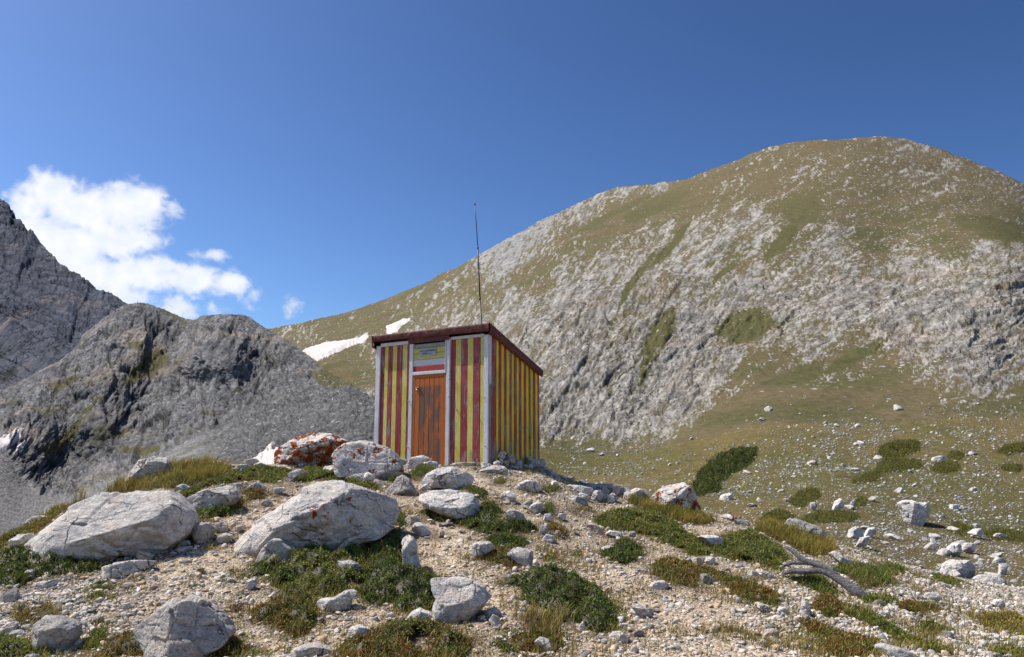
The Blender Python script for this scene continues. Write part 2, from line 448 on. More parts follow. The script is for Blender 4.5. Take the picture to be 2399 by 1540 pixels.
def terrain_mat(name, speck_scale, bump_scale, bump_dist, tint=(1, 1, 1), speck=True, streak=None, grain=1.0, crack=None):
    t = NT(name)
    c = t.attr('Col'); oc = t.coord('Object')
    sv = oc if streak is None else t.mapping(oc, scale=streak[0], rot=streak[1])
    n = t.noise(sv, bump_scale, 10, .72, .3)
    n2 = t.noise(oc, bump_scale * 3.3, 8, .75)
    c = t.mix(.6 * grain, c, t.ramp(n, [(.3, .45), (.5, 1.0), (.68, 1.5)]), 'MULTIPLY')
    c = t.mix(.5 * grain, c, t.ramp(n2, [(.3, .5), (.5, 1.0), (.7, 1.4)]), 'MULTIPLY')
    h = t.math('ADD', n, t.math('MULTIPLY', n2, .4))
    if speck:
        sp = t.attr('Speck')
        r = t.n('ShaderNodeTexVoronoi', feature='F1'); t.set(r.inputs['Vector'], t.vmath('ADD', oc, t.vmath('SCALE', t.noise(oc, speck_scale * 2.5, 3, .6, out=1), scale=.35 / speck_scale)))
        r.inputs['Scale'].default_value = speck_scale
        rr = t.n('ShaderNodeSeparateColor'); t.t.links.new(r.outputs['Color'], rr.inputs[0])
        size = t.math('MULTIPLY', t.math('MULTIPLY', rr.outputs[0], rr.outputs[0]), .62)
        size = t.math('MULTIPLY', size, t.math('LESS_THAN', rr.outputs[1], sp))
        m = t.math('GREATER_THAN', t.math('SUBTRACT', size, r.outputs['Distance']), 0.0)
        c = t.mix(m, c, t.mix(rr.outputs[2], (.36, .35, .34), (.56, .53, .49)))
        h = t.math('ADD', h, t.math('MULTIPLY', m, .8))
    if crack is not None:
        rk_ = t.attr('Rock'); sdir, sc1, kk = crack
        sv_d = Vector(sdir).normalized(); t1 = sv_d.cross(Vector((0, 0, 1))).normalized(); t2 = sv_d.cross(t1)
        cb = t.n('ShaderNodeCombineXYZ'); wv = t.vmath('ADD', oc, t.vmath('SCALE', t.noise(oc, sc1 * .8, 4, .6, out=1), scale=.9 / sc1))
        for i_, d_ in enumerate((sv_d / kk, t1, t2)): t.set(cb.inputs[i_], t.vmath('DOT_PRODUCT', wv, tuple(d_)))
        for f_, wid_, am_ in ((sc1, .045, .75), (sc1 * 3.1, .07, .6)):
            e_ = t.vor(cb.outputs[0], f_, 'DISTANCE_TO_EDGE')
            on = t.mrange(t.noise(oc, f_ * .35, 3, .6), .42, .60)
            k_ = t.math('MULTIPLY', t.math('MULTIPLY', t.mrange(e_, 0, wid_, 1, 0), on), t.math('MULTIPLY', rk_, am_))
            c = t.mix(k_, c, (.035, .034, .032)); h = t.math('SUBTRACT', h, t.math('MULTIPLY', k_, .9))
        cv = t.n('ShaderNodeTexVoronoi'); t.set(cv.inputs['Vector'], cb.outputs[0]); cv.inputs['Scale'].default_value = sc1 * 3.1
        sp_ = t.n('ShaderNodeSeparateColor'); t.t.links.new(cv.outputs['Color'], sp_.inputs[0])
        c = t.mix(t.math('MULTIPLY', rk_, .55), c, t.mix(1, c, t.ramp(sp_.outputs[0], [(0, .62), (.5, 1.0), (1, 1.4)]), 'MULTIPLY'))
    c = t.mix(1, c, tint, 'MULTIPLY')
    b = t.bump(h, .9, bump_dist)
    return t.bsdf(c, .95, b, .1)
def set_speck(o, val, nb, name='Speck'):
    me = o.data; a = me.attributes.new(name, 'FLOAT', 'POINT')
    v = np.concatenate([np.repeat(val[:1], nb, 0), val], 0).ravel().astype(np.float32)
    a.data.foreach_set('value', v)

class Beds:
    """noise that follows the run of the rock beds over a mountain face"""
    def __init__(s, px, py, theta, x0, y0):
        s.sh = px.shape; th = np.radians(np.broadcast_to(theta, px.shape)).ravel(); x = px.ravel() - x0; y = py.ravel() - y0
        s.u = x * np.cos(th) + y * np.sin(th); s.w = -x * np.sin(th) + y * np.cos(th)
    def q(s, wl, k): return np.stack([s.u / (wl * k), s.w / wl, 0 * s.u], -1)
    def __call__(s, wl, k, o, seed, fn=fbm, gain=.6): return fn(s.q(wl, k), o, seed, gain).reshape(s.sh)
    def facet(s, wl, k, seed, g=.8):
        qq = s.q(wl, k) + [0, 0, .37]; qq = qq + .42 * np.stack([fbm(qq * 1.3 + 5, 3, seed + 1), fbm(qq * 1.3 + 9, 3, seed + 2), 0 * s.u], -1)
        a, b = facet(qq, seed, g); return a.reshape(s.sh), b.reshape(s.sh)
    def lines(s, wl, k, seed, w_=.07): return np.exp(-(s(wl, k, 4, seed) / w_) ** 2)

# ------------------------------------------------------------------ right-hand hill
R_sil = [(540,790),(625,771),(700,757),(800,737),(900,702),(1000,661),(1100,611),(1200,556),(1300,501),(1400,456),(1430,446),(1460,437),(1540,433),(1610,420),(1700,385),(1800,346),(1900,329),(2000,321),(2060,321),(2120,326),(2200,351),(2300,386),(2399,432),(2500,480),(2700,560)]
R_bot = [(540,900),(760,960),(860,1010),(950,1090),(1010,1190),(1270,1240),(1400,1270),(1640,1310),(1950,1370),(2120,1420),(2399,1480),(2700,1540)]
R_ctl = [(1950,1275,34),(2120,1335,30),(2399,1390,27),(2700,1470,24),(1640,1200,58),(1500,1165,75),(1320,1130,95),(1270,1095,105),(1000,1090,150),(2399,1200,62),(2399,1000,120),(2399,870,175),(2700,900,160),(2700,1200,60),(2000,1100,85),(2000,950,150),(1700,1050,115),(1500,1000,160),(1300,1000,165),(1300,800,235),(1500,800,225),(1700,750,250),(2000,700,255),(2399,600,275),(2700,600,280),(2399,560,330),(2399,450,480),(2560,520,470),(2000,340,580),(1700,400,620),(1450,440,800),(1200,560,720),(1000,665,850),(800,740,950),(640,770,1050),(900,800,560),(760,860,480),(850,960,330),(900,1050,230),(1150,700,400),(1750,560,380),(2100,560,350),(600,1000,330),(1270,1240,44),(1500,1280,38),(1700,1310,34),(1000,1190,60)]
HR = Mountain('grassy_hill', 540, 2640, 900, R_sil, R_bot, 460, R_ctl, jag=2.2, seed=5)
px, py = HR.PX, HR.PY
rock_ctl = [(1300,800,.8),(1300,900,.85),(1350,970,.9),(1450,900,.85),(1400,800,.75),(1450,960,.9),(1600,960,.9),(1700,850,.62),(1650,900,.85),(1560,990,.85),(2250,700,.8),(2100,760,.72),(2300,830,.8),(1900,800,.66),(2300,640,.78),(2000,700,.7),(2150,650,.72),(1750,520,.6),(1650,580,.62),(1550,560,.58),(1950,570,.62),(1850,620,.5),(1800,690,.58),(1250,720,.68),(1330,660,.66),(1450,640,.6),(1600,700,.68),(1400,730,.72),(1350,500,.8),(1250,560,.78),(1180,600,.72),(1480,440,.85),(1540,437,.75),(1560,620,.6),(2300,590,.7),(2399,600,.8),(2380,690,.7),(1200,800,.75),(1200,900,.8),
 (1700,965,.15),(1620,1030,.12),(1750,905,.35),(1560,1015,.45),(1850,860,.45),(1720,985,.5),(1660,1030,.4),(1550,1100,.0),(1420,1090,.02),(1340,1080,.1),(1900,1000,.0),(1800,950,.03),(2050,930,.2),(2150,1000,.1),(2000,400,.2),(1900,450,.15),(1800,410,.2),(1690,420,.2),(2250,500,.2),(2350,530,.05),(2250,545,.05),(1530,700,.72),(1600,780,.75),(1480,780,.75),(1650,760,.72),(1640,830,.78),(1830,780,.7),(1750,690,.7),(2050,540,.2),(1600,470,.12),(1500,490,.15),(1350,560,.25),(1430,530,.2),(1260,640,.25),(1100,680,.3),(1000,710,.28),(900,720,.25),(800,745,.15),(2100,1100,.05),(1700,1100,.0),(2399,1000,.15),(2399,1200,.05),(2100,1250,.0),(1850,900,.12),(1780,880,.2),(1950,850,.35),
 (2000,330,.5),(1850,347,.45),(2120,335,.55),(2250,400,.42),(2380,450,.4),(1720,385,.35),(2000,360,.35),(1880,393,.5),(700,800,.5),(850,800,.55),(1000,760,.55),(780,880,.1),(830,870,.15),(850,985,.9),(1100,740,.6),(950,830,.5),(700,900,.5)]
r = shepard(px, py, rock_ctl, 42); r = r + .09 * sstep(.42, .62, r)
# the deep green swards between the slabs and the straight green runnels
def sward(cx, cy, rx, ry, ang):
    a = math.radians(ang); dx, dy = px - cx, py - cy
    u = (dx * math.cos(a) + dy * math.sin(a)) / rx; w_ = (-dx * math.sin(a) + dy * math.cos(a)) / ry
    return 1 - sstep(.75, 1.15, np.sqrt(u * u + w_ * w_) + .18 * fbm(np.stack([px / 25, py / 25, 0 * px], -1).reshape(-1, 3), 3, 2).reshape(px.shape))
sw = np.zeros_like(px)
for e in [(1545,785,75,28,-62),(1515,850,45,14,-75),(1745,760,72,40,-15),(1570,575,70,9,-48),(1500,640,70,8,-55),(1470,690,50,8,-60),(1880,490,45,40,0),(1830,570,60,18,-50),(1540,480,90,20,-28),(2340,540,110,24,12),(1780,930,170,32,-27),(1890,1010,220,60,-25),(1440,500,110,9,-27),(1640,1050,200,40,-17),(1700,640,40,9,-40),(2010,830,90,14,-25)]:
    sw = np.maximum(sw, sward(*e))
P = HR.P.reshape(-1, 3)
def aniso(P, s, f, k):
    s = np.array(s, float); s /= np.linalg.norm(s)
    al = P @ s
    return (P - np.outer(al, s) * (1 - 1 / k)) * f
wr = sstep(1750, 2150, px).ravel()
def strat(f, k, o, seed, fn=fbm):
    return (fn(aniso(P, (.45, .6, .66), f, k), o, seed) * (1 - wr) + fn(aniso(P, (.72, .62, .42), f, k), o, seed + 3) * wr).reshape(px.shape)
bd_ = Beds(px, py, np.interp(px, [1200, 1700, 2300], [-56, -48, -30]), 1700, 750)
n1 = strat(1 / 30, 4, 5, 1); n2 = bd_(28, 3.2, 4, 25); n3 = bd_(12, 2.6, 4, 31); n4 = bd_(5.0, 2.0, 3, 35)
lnA = bd_.lines(19, 5, 301); lnB = bd_.lines(8, 4.5, 305, .09)
fa, ga = bd_.facet(34, 2.4, 45); fb, gb = bd_.facet(14, 2.0, 47); fc, gc = bd_.facet(6.5, 1.7, 48)
m = (r - .50) * 1.5 + .20 * n1 + .38 * n2 + .62 * n3 + .75 * n4 - .38 * lnA - .34 * lnB + .12 * fbm(P / 3.0, 3, 27).reshape(px.shape)
m = m + .42 * bd_(46, 6.5, 3, 29) - .03
m = m - .85 * sw
rock = sstep(-.05, .10, m)
soft = fbm(P / 60, 4, 71).reshape(px.shape) * 2.2 + fbm(P / 5, 3, 75).reshape(px.shape) * .22
near = np.clip(HR.D / 150, .12, 1.0)
rs = shepard(px, py, rock_ctl, 75)
stony = sstep(.25, .78, rs)
crag = stony * sstep(600, 800, py + .12 * (px - 1400))          # the lower slabs are the boldest
mp = HR.D / F                                   # metres spanned by one photograph point
rd = bd_(90, 2.6, 5, 41, ridged, .55) * 8 + fa * 6.5 + fb * 3.6 + fc * 1.5 + bd_(24, 2.4, 4, 43, ridged) * 3 - 1.8 * sstep(.10, 0, ga) - 1.2 * sstep(.12, 0, gb)
HR.displace(soft * near + mp * (stony * (.25 + .75 * crag) * rd + stony * (.7 * n3 + .5 * n4 - 1.1 * lnA - .6 * lnB)))
g1 = fbm(P / 22, 4, 81).reshape(px.shape); g2 = fbm(P / 2.5, 4, 85).reshape(px.shape)
grass = lerp((.165, .128, .066), (.112, .106, .042), np.clip(.45 + 1.1 * g1 + .5 * g2 + .9 * (sw * (py < 900)) + .45 * sstep(1750, 1350, px) * sstep(950, 1080, py), 0, 1))
grass = lerp(grass, (.175, .135, .07), np.clip(.6 * sstep(600, 380, py) + .3 * g2 + .5 * stony * (1 - sw), 0, .85))
rk = lerp((.17, .16, .15), (.43, .40, .36), np.clip(.50 + .4 * n2 + .7 * n3 + .8 * n4, 0, 1))
rk = lerp(rk, (.42, .33, .27), np.clip(.9 * (fbm(P / 18, 3, 91).reshape(px.shape) - .12), 0, .5))
rk = lerp(rk, (.12, .11, .095), np.clip(.55 * lnA + .4 * lnB + (-.35 - n2 - .7 * n3), 0, .7))
rk = lerp(rk, (.07, .066, .06), np.clip(crag * (.32 * sstep(.07, 0, ga) + .45 * sstep(.11, 0, gb) + .5 * sstep(.14, 0, gc)) * np.clip(.6 + 1.2 * n2, .1, 1.3), 0, .8))
rk = rk * np.array([1.08, 1.07, 1.02])
gr = sstep(1420, 1150, px + (py - 600) * .3) * sstep(800, 650, py)
rk = lerp(rk, (.33, .32, .30), gr * .75)
col = lerp(grass, rk, rock)
speck = np.clip(.10 + .35 * r + .30 * fbm(P / 30, 3, 95).reshape(px.shape) + .35 * sstep(1560, 1320, px) * sstep(1000, 1060, py) + .2 * sstep(1900, 2200, px), .03, .8) * (1 - .85 * sw * (py < 900)) * (1 - rock) * sstep(140, 220, HR.D)
col = np.where((HR.D < 130)[..., None], col * np.array([1.16, 1.10, .86]), col)
M['hill'] = terrain_mat('hill_turf_and_limestone', .9, .8, .45, streak=((1, .7, .8), (.5, .3, .6)), crack=((.55, .6, .58), .14, 2.6))
hill = HR.build(M['hill'], col); set_speck(hill, speck, HR.nb); set_speck(hill, rock, HR.nb, 'Rock')

# ------------------------------------------------------------------ far left peak
A_sil = [(-260,300),(-100,400),(0,470),(25,492),(50,522),(80,552),(110,592),(150,625),(180,645),(240,683),(300,716),(420,800),(520,880)]
A_ctl = [(-260,300,1500),(0,470,1350),(110,590,1250),(240,683,1150),(420,800,1100),(520,880,1000),(0,700,1050),(150,760,980),(0,880,900),(-200,700,1150),(-200,950,850),(100,900,830),(0,1000,760),(300,900,800),(400,1000,700)]
HA = Mountain('rocky_peak', -260, 520, 330, A_sil, [(-260,1080),(520,1050)], 330, A_ctl, jag=1.6, seed=15)
px, py = HA.PX, HA.PY; P = HA.P.reshape(-1, 3)
v1 = ridged(aniso(P, (.25, .35, .9), 1 / 70, 4), 4, 101).reshape(px.shape); v2 = ridged(aniso(P, (.3, .3, .9), 1 / 22, 4), 4, 111).reshape(px.shape)
v3 = ridged(aniso(P, (.75, -.3, -.45), 1 / 40, 5), 3, 115).reshape(px.shape)
ba = Beds(px, py, -78, 150, 750); bl = Beds(px, py, 28, 150, 750); mp = HA.D / F
fa, ga = ba.facet(42, 2.8, 141); fb, gb = ba.facet(14, 2.4, 143)
n5 = ba(6, 2.2, 4, 145, gain=.7); ln = ba.lines(20, 5, 147, .06); led = bl.lines(70, 5, 149, .05)
HA.displace(mp * (ba(80, 3, 4, 101, ridged) * 7 + fa * 6 + fb * 2.6 + n5 * 2.0 - 2.5 * ln - 5 * led))
k1 = fbm(aniso(P, (.2, .3, .9), 1 / 60, 5), 4, 121).reshape(px.shape)
col = lerp((.125, .13, .15), (.235, .23, .24), np.clip(.45 + .5 * k1 + .5 * n5 - .35 * ln - .5 * led, 0, 1))
col = lerp(col, (.34, .27, .24), np.clip((fbm(aniso(P, (.1, .2, 1), 1 / 45, 6), 3, 131).reshape(px.shape) - .22) * 2.2, 0, .6))
led = np.clip((fbm(P / 40, 4, 135).reshape(px.shape) - .1) * 2.5, 0, .7) * sstep(780, 900, py)
col = lerp(col, (.10, .105, .06), led)
M['peak'] = terrain_mat('peak_limestone', .2, .09, 4.0, tint=(.64, .69, .78), speck=False, streak=((1, 1, .5), (.1, .1, .2)), crack=((.2, .3, .93), .035, 2.5))  # bluish dark tint puts distance haze and shade into the rock colour
peak = HA.build(M['peak'], col); set_speck(peak, np.ones_like(px), HA.nb, 'Rock')

# ------------------------------------------------------------------ rocky ridge in front of it, with the scree below
B_sil = [(-260,1020),(-60,950),(0,918),(87,874),(146,846),(175,820),(194,786),(243,747),(280,722),(300,714),(330,711),(345,713),(380,726),(440,748),(462,752),(470,743),(500,740),(560,739),(585,744),(620,770),(660,792),(700,818),(730,838),(760,866),(800,890),(850,915),(900,950),(960,985),(1020,1030),(1080,1080),(1140,1118),(1200,1130)]
B_ctl = [(325,712,740),(243,747,700),(440,748,700),(560,740,640),(620,770,600),(700,818,520),(760,868,430),(850,920,330),(1000,1000,230),(175,820,640),(87,874,600),(0,918,560),(-260,1020,480),(300,850,560),(450,850,530),(500,950,430),(600,900,450),(540,850,440),(440,800,620),(470,900,520),(380,800,630),(250,1000,430),(330,960,500),(520,1000,385),(600,840,500),(200,950,480),(100,1050,410),(300,1000,450),(170,1160,330),(60,1130,340),(300,1110,320),(400,1050,340),(480,1000,360),(560,1000,330),(700,1000,280),(650,1080,210),(840,1040,170),(0,1060,350),(-200,1100,330),(0,1160,210),(200,1210,150),(0,1260,95),(300,1160,200),(500,1090,240),(-200,1250,110),(400,1180,140),(1100,1070,150),(1200,1095,125)]
HB = Mountain('rocky_ridge', -260, 1200, 640, B_sil, [(-260,1345),(150,1295),(420,1210),(700,1140),(1000,1130),(1200,1140)], 360, B_ctl, jag=1.5, seed=25)
px, py = HB.PX, HB.PY; P = HB.P.reshape(-1, 3); D = HB.D
foot = np.interp(px, [-260,0,30,60,90,160,240,300,345,420,480,520,620,760,1000], [1000,1010,1085,1130,1160,1165,1140,1108,1085,1045,1005,985,930,880,860])
foot = foot + 9 * fbm(np.stack([px / 40, py / 40, 0 * px], -1).reshape(-1, 3), 3, 201).reshape(px.shape)
scree = sstep(-6, 8, py - foot)
rubble = scree * sstep(430, 560, px)               # coarse blocks to the right, fine scree to the left
cl = 1 - scree
b1 = ridged(aniso(P, (.3, .45, .85), 1 / 42, 2.6), 4, 211).reshape(px.shape)
b2 = ridged(aniso(P, (.35, .4, .8), 1 / 15, 2.4), 4, 221).reshape(px.shape)
b3 = ridged(aniso(P, (.3, .3, .8), 1 / 5, 2), 3, 231).reshape(px.shape)
blk = ridged(P / 5.5, 4, 235).reshape(px.shape)
sc = np.clip(D / 420, .15, 1.2)
bb = Beds(px, py, np.interp(px, [100, 350, 560, 700], [-58, -66, -74, -60]), 400, 900); bh = Beds(px, py, 16, 540, 780); mp = D / F
fa, ga = bb.facet(46, 2.4, 241); fb, gb = bb.facet(17, 2.0, 243); fc, gc = bb.facet(9.5, 1.15, 247); fd, gd = bb.facet(4.6, 1.2, 248)
n5 = bb(6, 1.8, 4, 249, gain=.7); ln = bb.lines(24, 4.5, 251, .06); ln2 = bb.lines(10, 4, 253, .08)
hump = np.exp(-((px - 560) / 70) ** 2 - ((py - 800) / 55) ** 2); bed = bh.lines(9, 8, 255, .09) * hump
b2 = bb(40, 2.4, 4, 257, ridged); b3 = n5
top_ = sstep(0, 45, py - py[:1]) * .75 + .25
HB.displace(mp * (top_ * cl * (bb(110, 2.2, 4, 261, ridged) * 13 + b2 * 7 + fa * 11 + fb * 6.0 + fd * 1.6 + n5 * 1.8 - 4.5 * sstep(.10, 0, ga) - 2 * sstep(.12, 0, gb) - 3 * ln - 1.5 * ln2 - 3 * bed)
    + rubble * (fc * 4.2 + fd * 1.8 + b2 * 2.5 - 2.2 * sstep(.12, 0, gc) + n5) + scree * (1 - rubble) * (1.1 * fd + .8 * n5)))
k1 = fbm(aniso(P, (.3, .4, .8), 1 / 40, 3), 4, 241).reshape(px.shape); k2 = fbm(P / 6, 4, 245).reshape(px.shape)
col = lerp((.155, .15, .145), (.34, .325, .305), np.clip(.45 + .4 * k1 + .35 * k2 + .7 * n5, 0, 1))
col = lerp(col, (.075, .075, .08), np.clip(.6 * sstep(.14, 0, ga) + .45 * sstep(.14, 0, gb) + .5 * ln + .35 * ln2 + .5 * bed - .3 * n5, 0, .75) * cl)
col = lerp(col, (.38, .30, .23), np.clip((fbm(P / 35, 4, 251).reshape(px.shape) - .18) * 2.2, 0, .55) * cl)
scol = lerp((.25, .235, .215), (.35, .33, .30), np.clip(.5 + k2, 0, 1))
scol = lerp(scol, (.17, .17, .10), np.clip((fbm(aniso(P, (.4, .6, .5), 1 / 14, 4), 4, 255).reshape(px.shape) + .02) * 2, 0, .75) * sstep(170, 330, px + (py - 1160) * .6))
scol = lerp(scol, lerp((.085, .083, .08), (.27, .262, .245), np.clip(.52 + .3 * k2 + .45 * n5 - .8 * sstep(.16, 0, gc) - .3 * sstep(.2, 0, gd), 0, 1)), rubble * .9)
scol = lerp(scol, (.14, .13, .115), np.clip(.8 * sstep(.22, 0, gd) - .8 * n5, 0, .8) * (1 - rubble))
col = lerp(col, scol, scree)
def sward2(cx, cy, rx, ry, ang):
    a = math.radians(ang); dx, dy = px - cx, py - cy
    u = (dx * math.cos(a) + dy * math.sin(a)) / rx; w_ = (-dx * math.sin(a) + dy * math.cos(a)) / ry
    return 1 - sstep(.7, 1.15, np.sqrt(u * u + w_ * w_) + .3 * fbm(np.stack([px / 22, py / 22, 0 * px], -1).reshape(-1, 3), 4, 2).reshape(px.shape))
gs = np.zeros_like(px)
for e in [(362,850,38,30,-20),(325,880,50,14,-38),(318,828,20,12,30),(180,1010,60,12,-35),(140,1040,70,12,-25),(150,900,40,7,-12),(215,960,40,8,-35),(330,1060,60,8,-20),(405,740,45,5,28),(285,1015,20,7,-30),(760,885,30,20,30),(800,888,50,22,0)]:
    gs = np.maximum(gs, sward2(*e))
gs = np.maximum(gs, np.clip((fbm(P / 20, 4, 261).reshape(px.shape) - .34) * 3, 0, .6) * cl)
col = lerp(col, lerp((.105, .095, .032), (.14, .12, .05), np.clip(.5 + k2, 0, 1)), gs * .9)
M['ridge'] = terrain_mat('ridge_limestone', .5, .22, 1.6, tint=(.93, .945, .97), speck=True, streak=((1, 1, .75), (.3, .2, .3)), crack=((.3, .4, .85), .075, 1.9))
ridge = HB.build(M['ridge'], col); set_speck(ridge, np.clip((cl + .55 * rubble) * (1 - gs), 0, 1), HB.nb, 'Rock'); set_speck(ridge, np.clip(scree * .3 * sstep(200, 320, D), 0, 1), HB.nb)

# ------------------------------------------------------------------ valley floor closing the ground out to the horizon
xs = np.linspace(-6000, 6000, 61); X, Y = np.meshgrid(xs, xs + 2000)
Z = -160 + 14 * fbm(np.stack([X.ravel() / 700, Y.ravel() / 700, 0 * X.ravel()], -1), 3, 5).reshape(X.shape)
vc = lerp((.16, .14, .07), (.3, .29, .27), np.clip(.5 + fbm(np.stack([X.ravel() / 300, Y.ravel() / 300, 0 * X.ravel()], -1), 3, 6), 0, 1))
t = NT('valley_turf'); t.bsdf(t.attr(), .95)
tag(obj('valley_floor', mesh_np('valley_floor', np.stack([X, Y, Z], -1).reshape(-1, 3), grid_faces(61, 61), vc), t.m), kind='structure')

# ------------------------------------------------------------------ snow patches
t = NT('old_snow'); oc = t.coord('Object')
n = t.noise(t.mapping(oc, scale=(1, 1, .4), rot=(.2, .3, .4)), .9, 6, .65); n2 = t.noise(oc, .12, 4, .6)
c = t.mix(t.mrange(n, .38, .64), (.78, .735, .70), (.58, .50, .45)); c = t.mix(t.mrange(n2, .4, .7, 0, .6), c, (.66, .55, .48))
t.bsdf(c, .7, t.bump(n, .6, .5), .3); M['snow'] = t.m
def snow(mt, poly, label, lift, step=1.2):
    poly = np.array(poly, float); x0, y0 = poly.min(0) - step; x1, y1 = poly.max(0) + step
    gx = np.arange(x0, x1, step); gy = np.arange(y0, y1, step)
    GX, GY = np.meshgrid(gx, gy); q = np.stack([GX.ravel(), GY.ravel()], -1)
    e = edge_dist(q, poly); ins = pip(q, poly)
    sd_ = np.where(ins, e, -e) + 1.8 * fbm(np.stack([q[:, 0] / 9, q[:, 1] / 9, 0 * q[:, 0]], -1), 4, 9)
    V = mt.at(q[:, 0], q[:, 1])
    n_ = V / np.linalg.norm(V, axis=1, keepdims=True)
    nrm = np.array([0, -.4, .9])
    V = V * (1 - 0.0) + nrm * (lift * np.clip(sd_ / 6, -1, 1))[:, None] - n_ * lift * .6
    f = grid_faces(*GX.shape); keep = (sd_[f] > -.6).all(1)
    f = f[keep]; u, inv = np.unique(f, return_inverse=True)
    o = obj('snow_patch', mesh_np('snow_patch', V[u], inv.reshape(f.shape)), M['snow'])
    c0 = V[u].mean(0); o.data.transform(__import__('mathutils').Matrix.Translation(-Vector(c0))); o.location = c0
    tag(o, label, 'snow patch', 'old snow patches in the gullies')
snow(HR, [(706,824),(725,812),(760,802),(800,797),(840,793),(862,781),(866,792),(855,800),(830,808),(800,820),(770,835),(742,846),(728,838)], 'wide streaked snow patch in the gully left of the hut roof', 2.0)
snow(HR, [(905,784),(906,766),(925,757),(945,747),(961,746),(955,756),(942,764),(932,778),(915,784)], 'small upper snow patch just above the hut roof corner', 2.0)
snow(HB, [(583,1090),(600,1072),(618,1058),(628,1044),(644,1034),(640,1050),(632,1058),(655,1052),(668,1060),(660,1092)], 'white snow patch low behind the lichen covered boulder', 1.0)
snow(HB, [(-40,1062),(0,1028),(25,1020),(54,1016),(46,1030),(28,1046),(0,1066)], 'tongue of snow at the left edge above the scree', 1.6)
snow(HB, [(30,1068),(40,1046),(64,1034),(60,1044),(44,1058),(36,1070)], 'narrow sliver of snow against the foot of the dark cliff', 1.3)
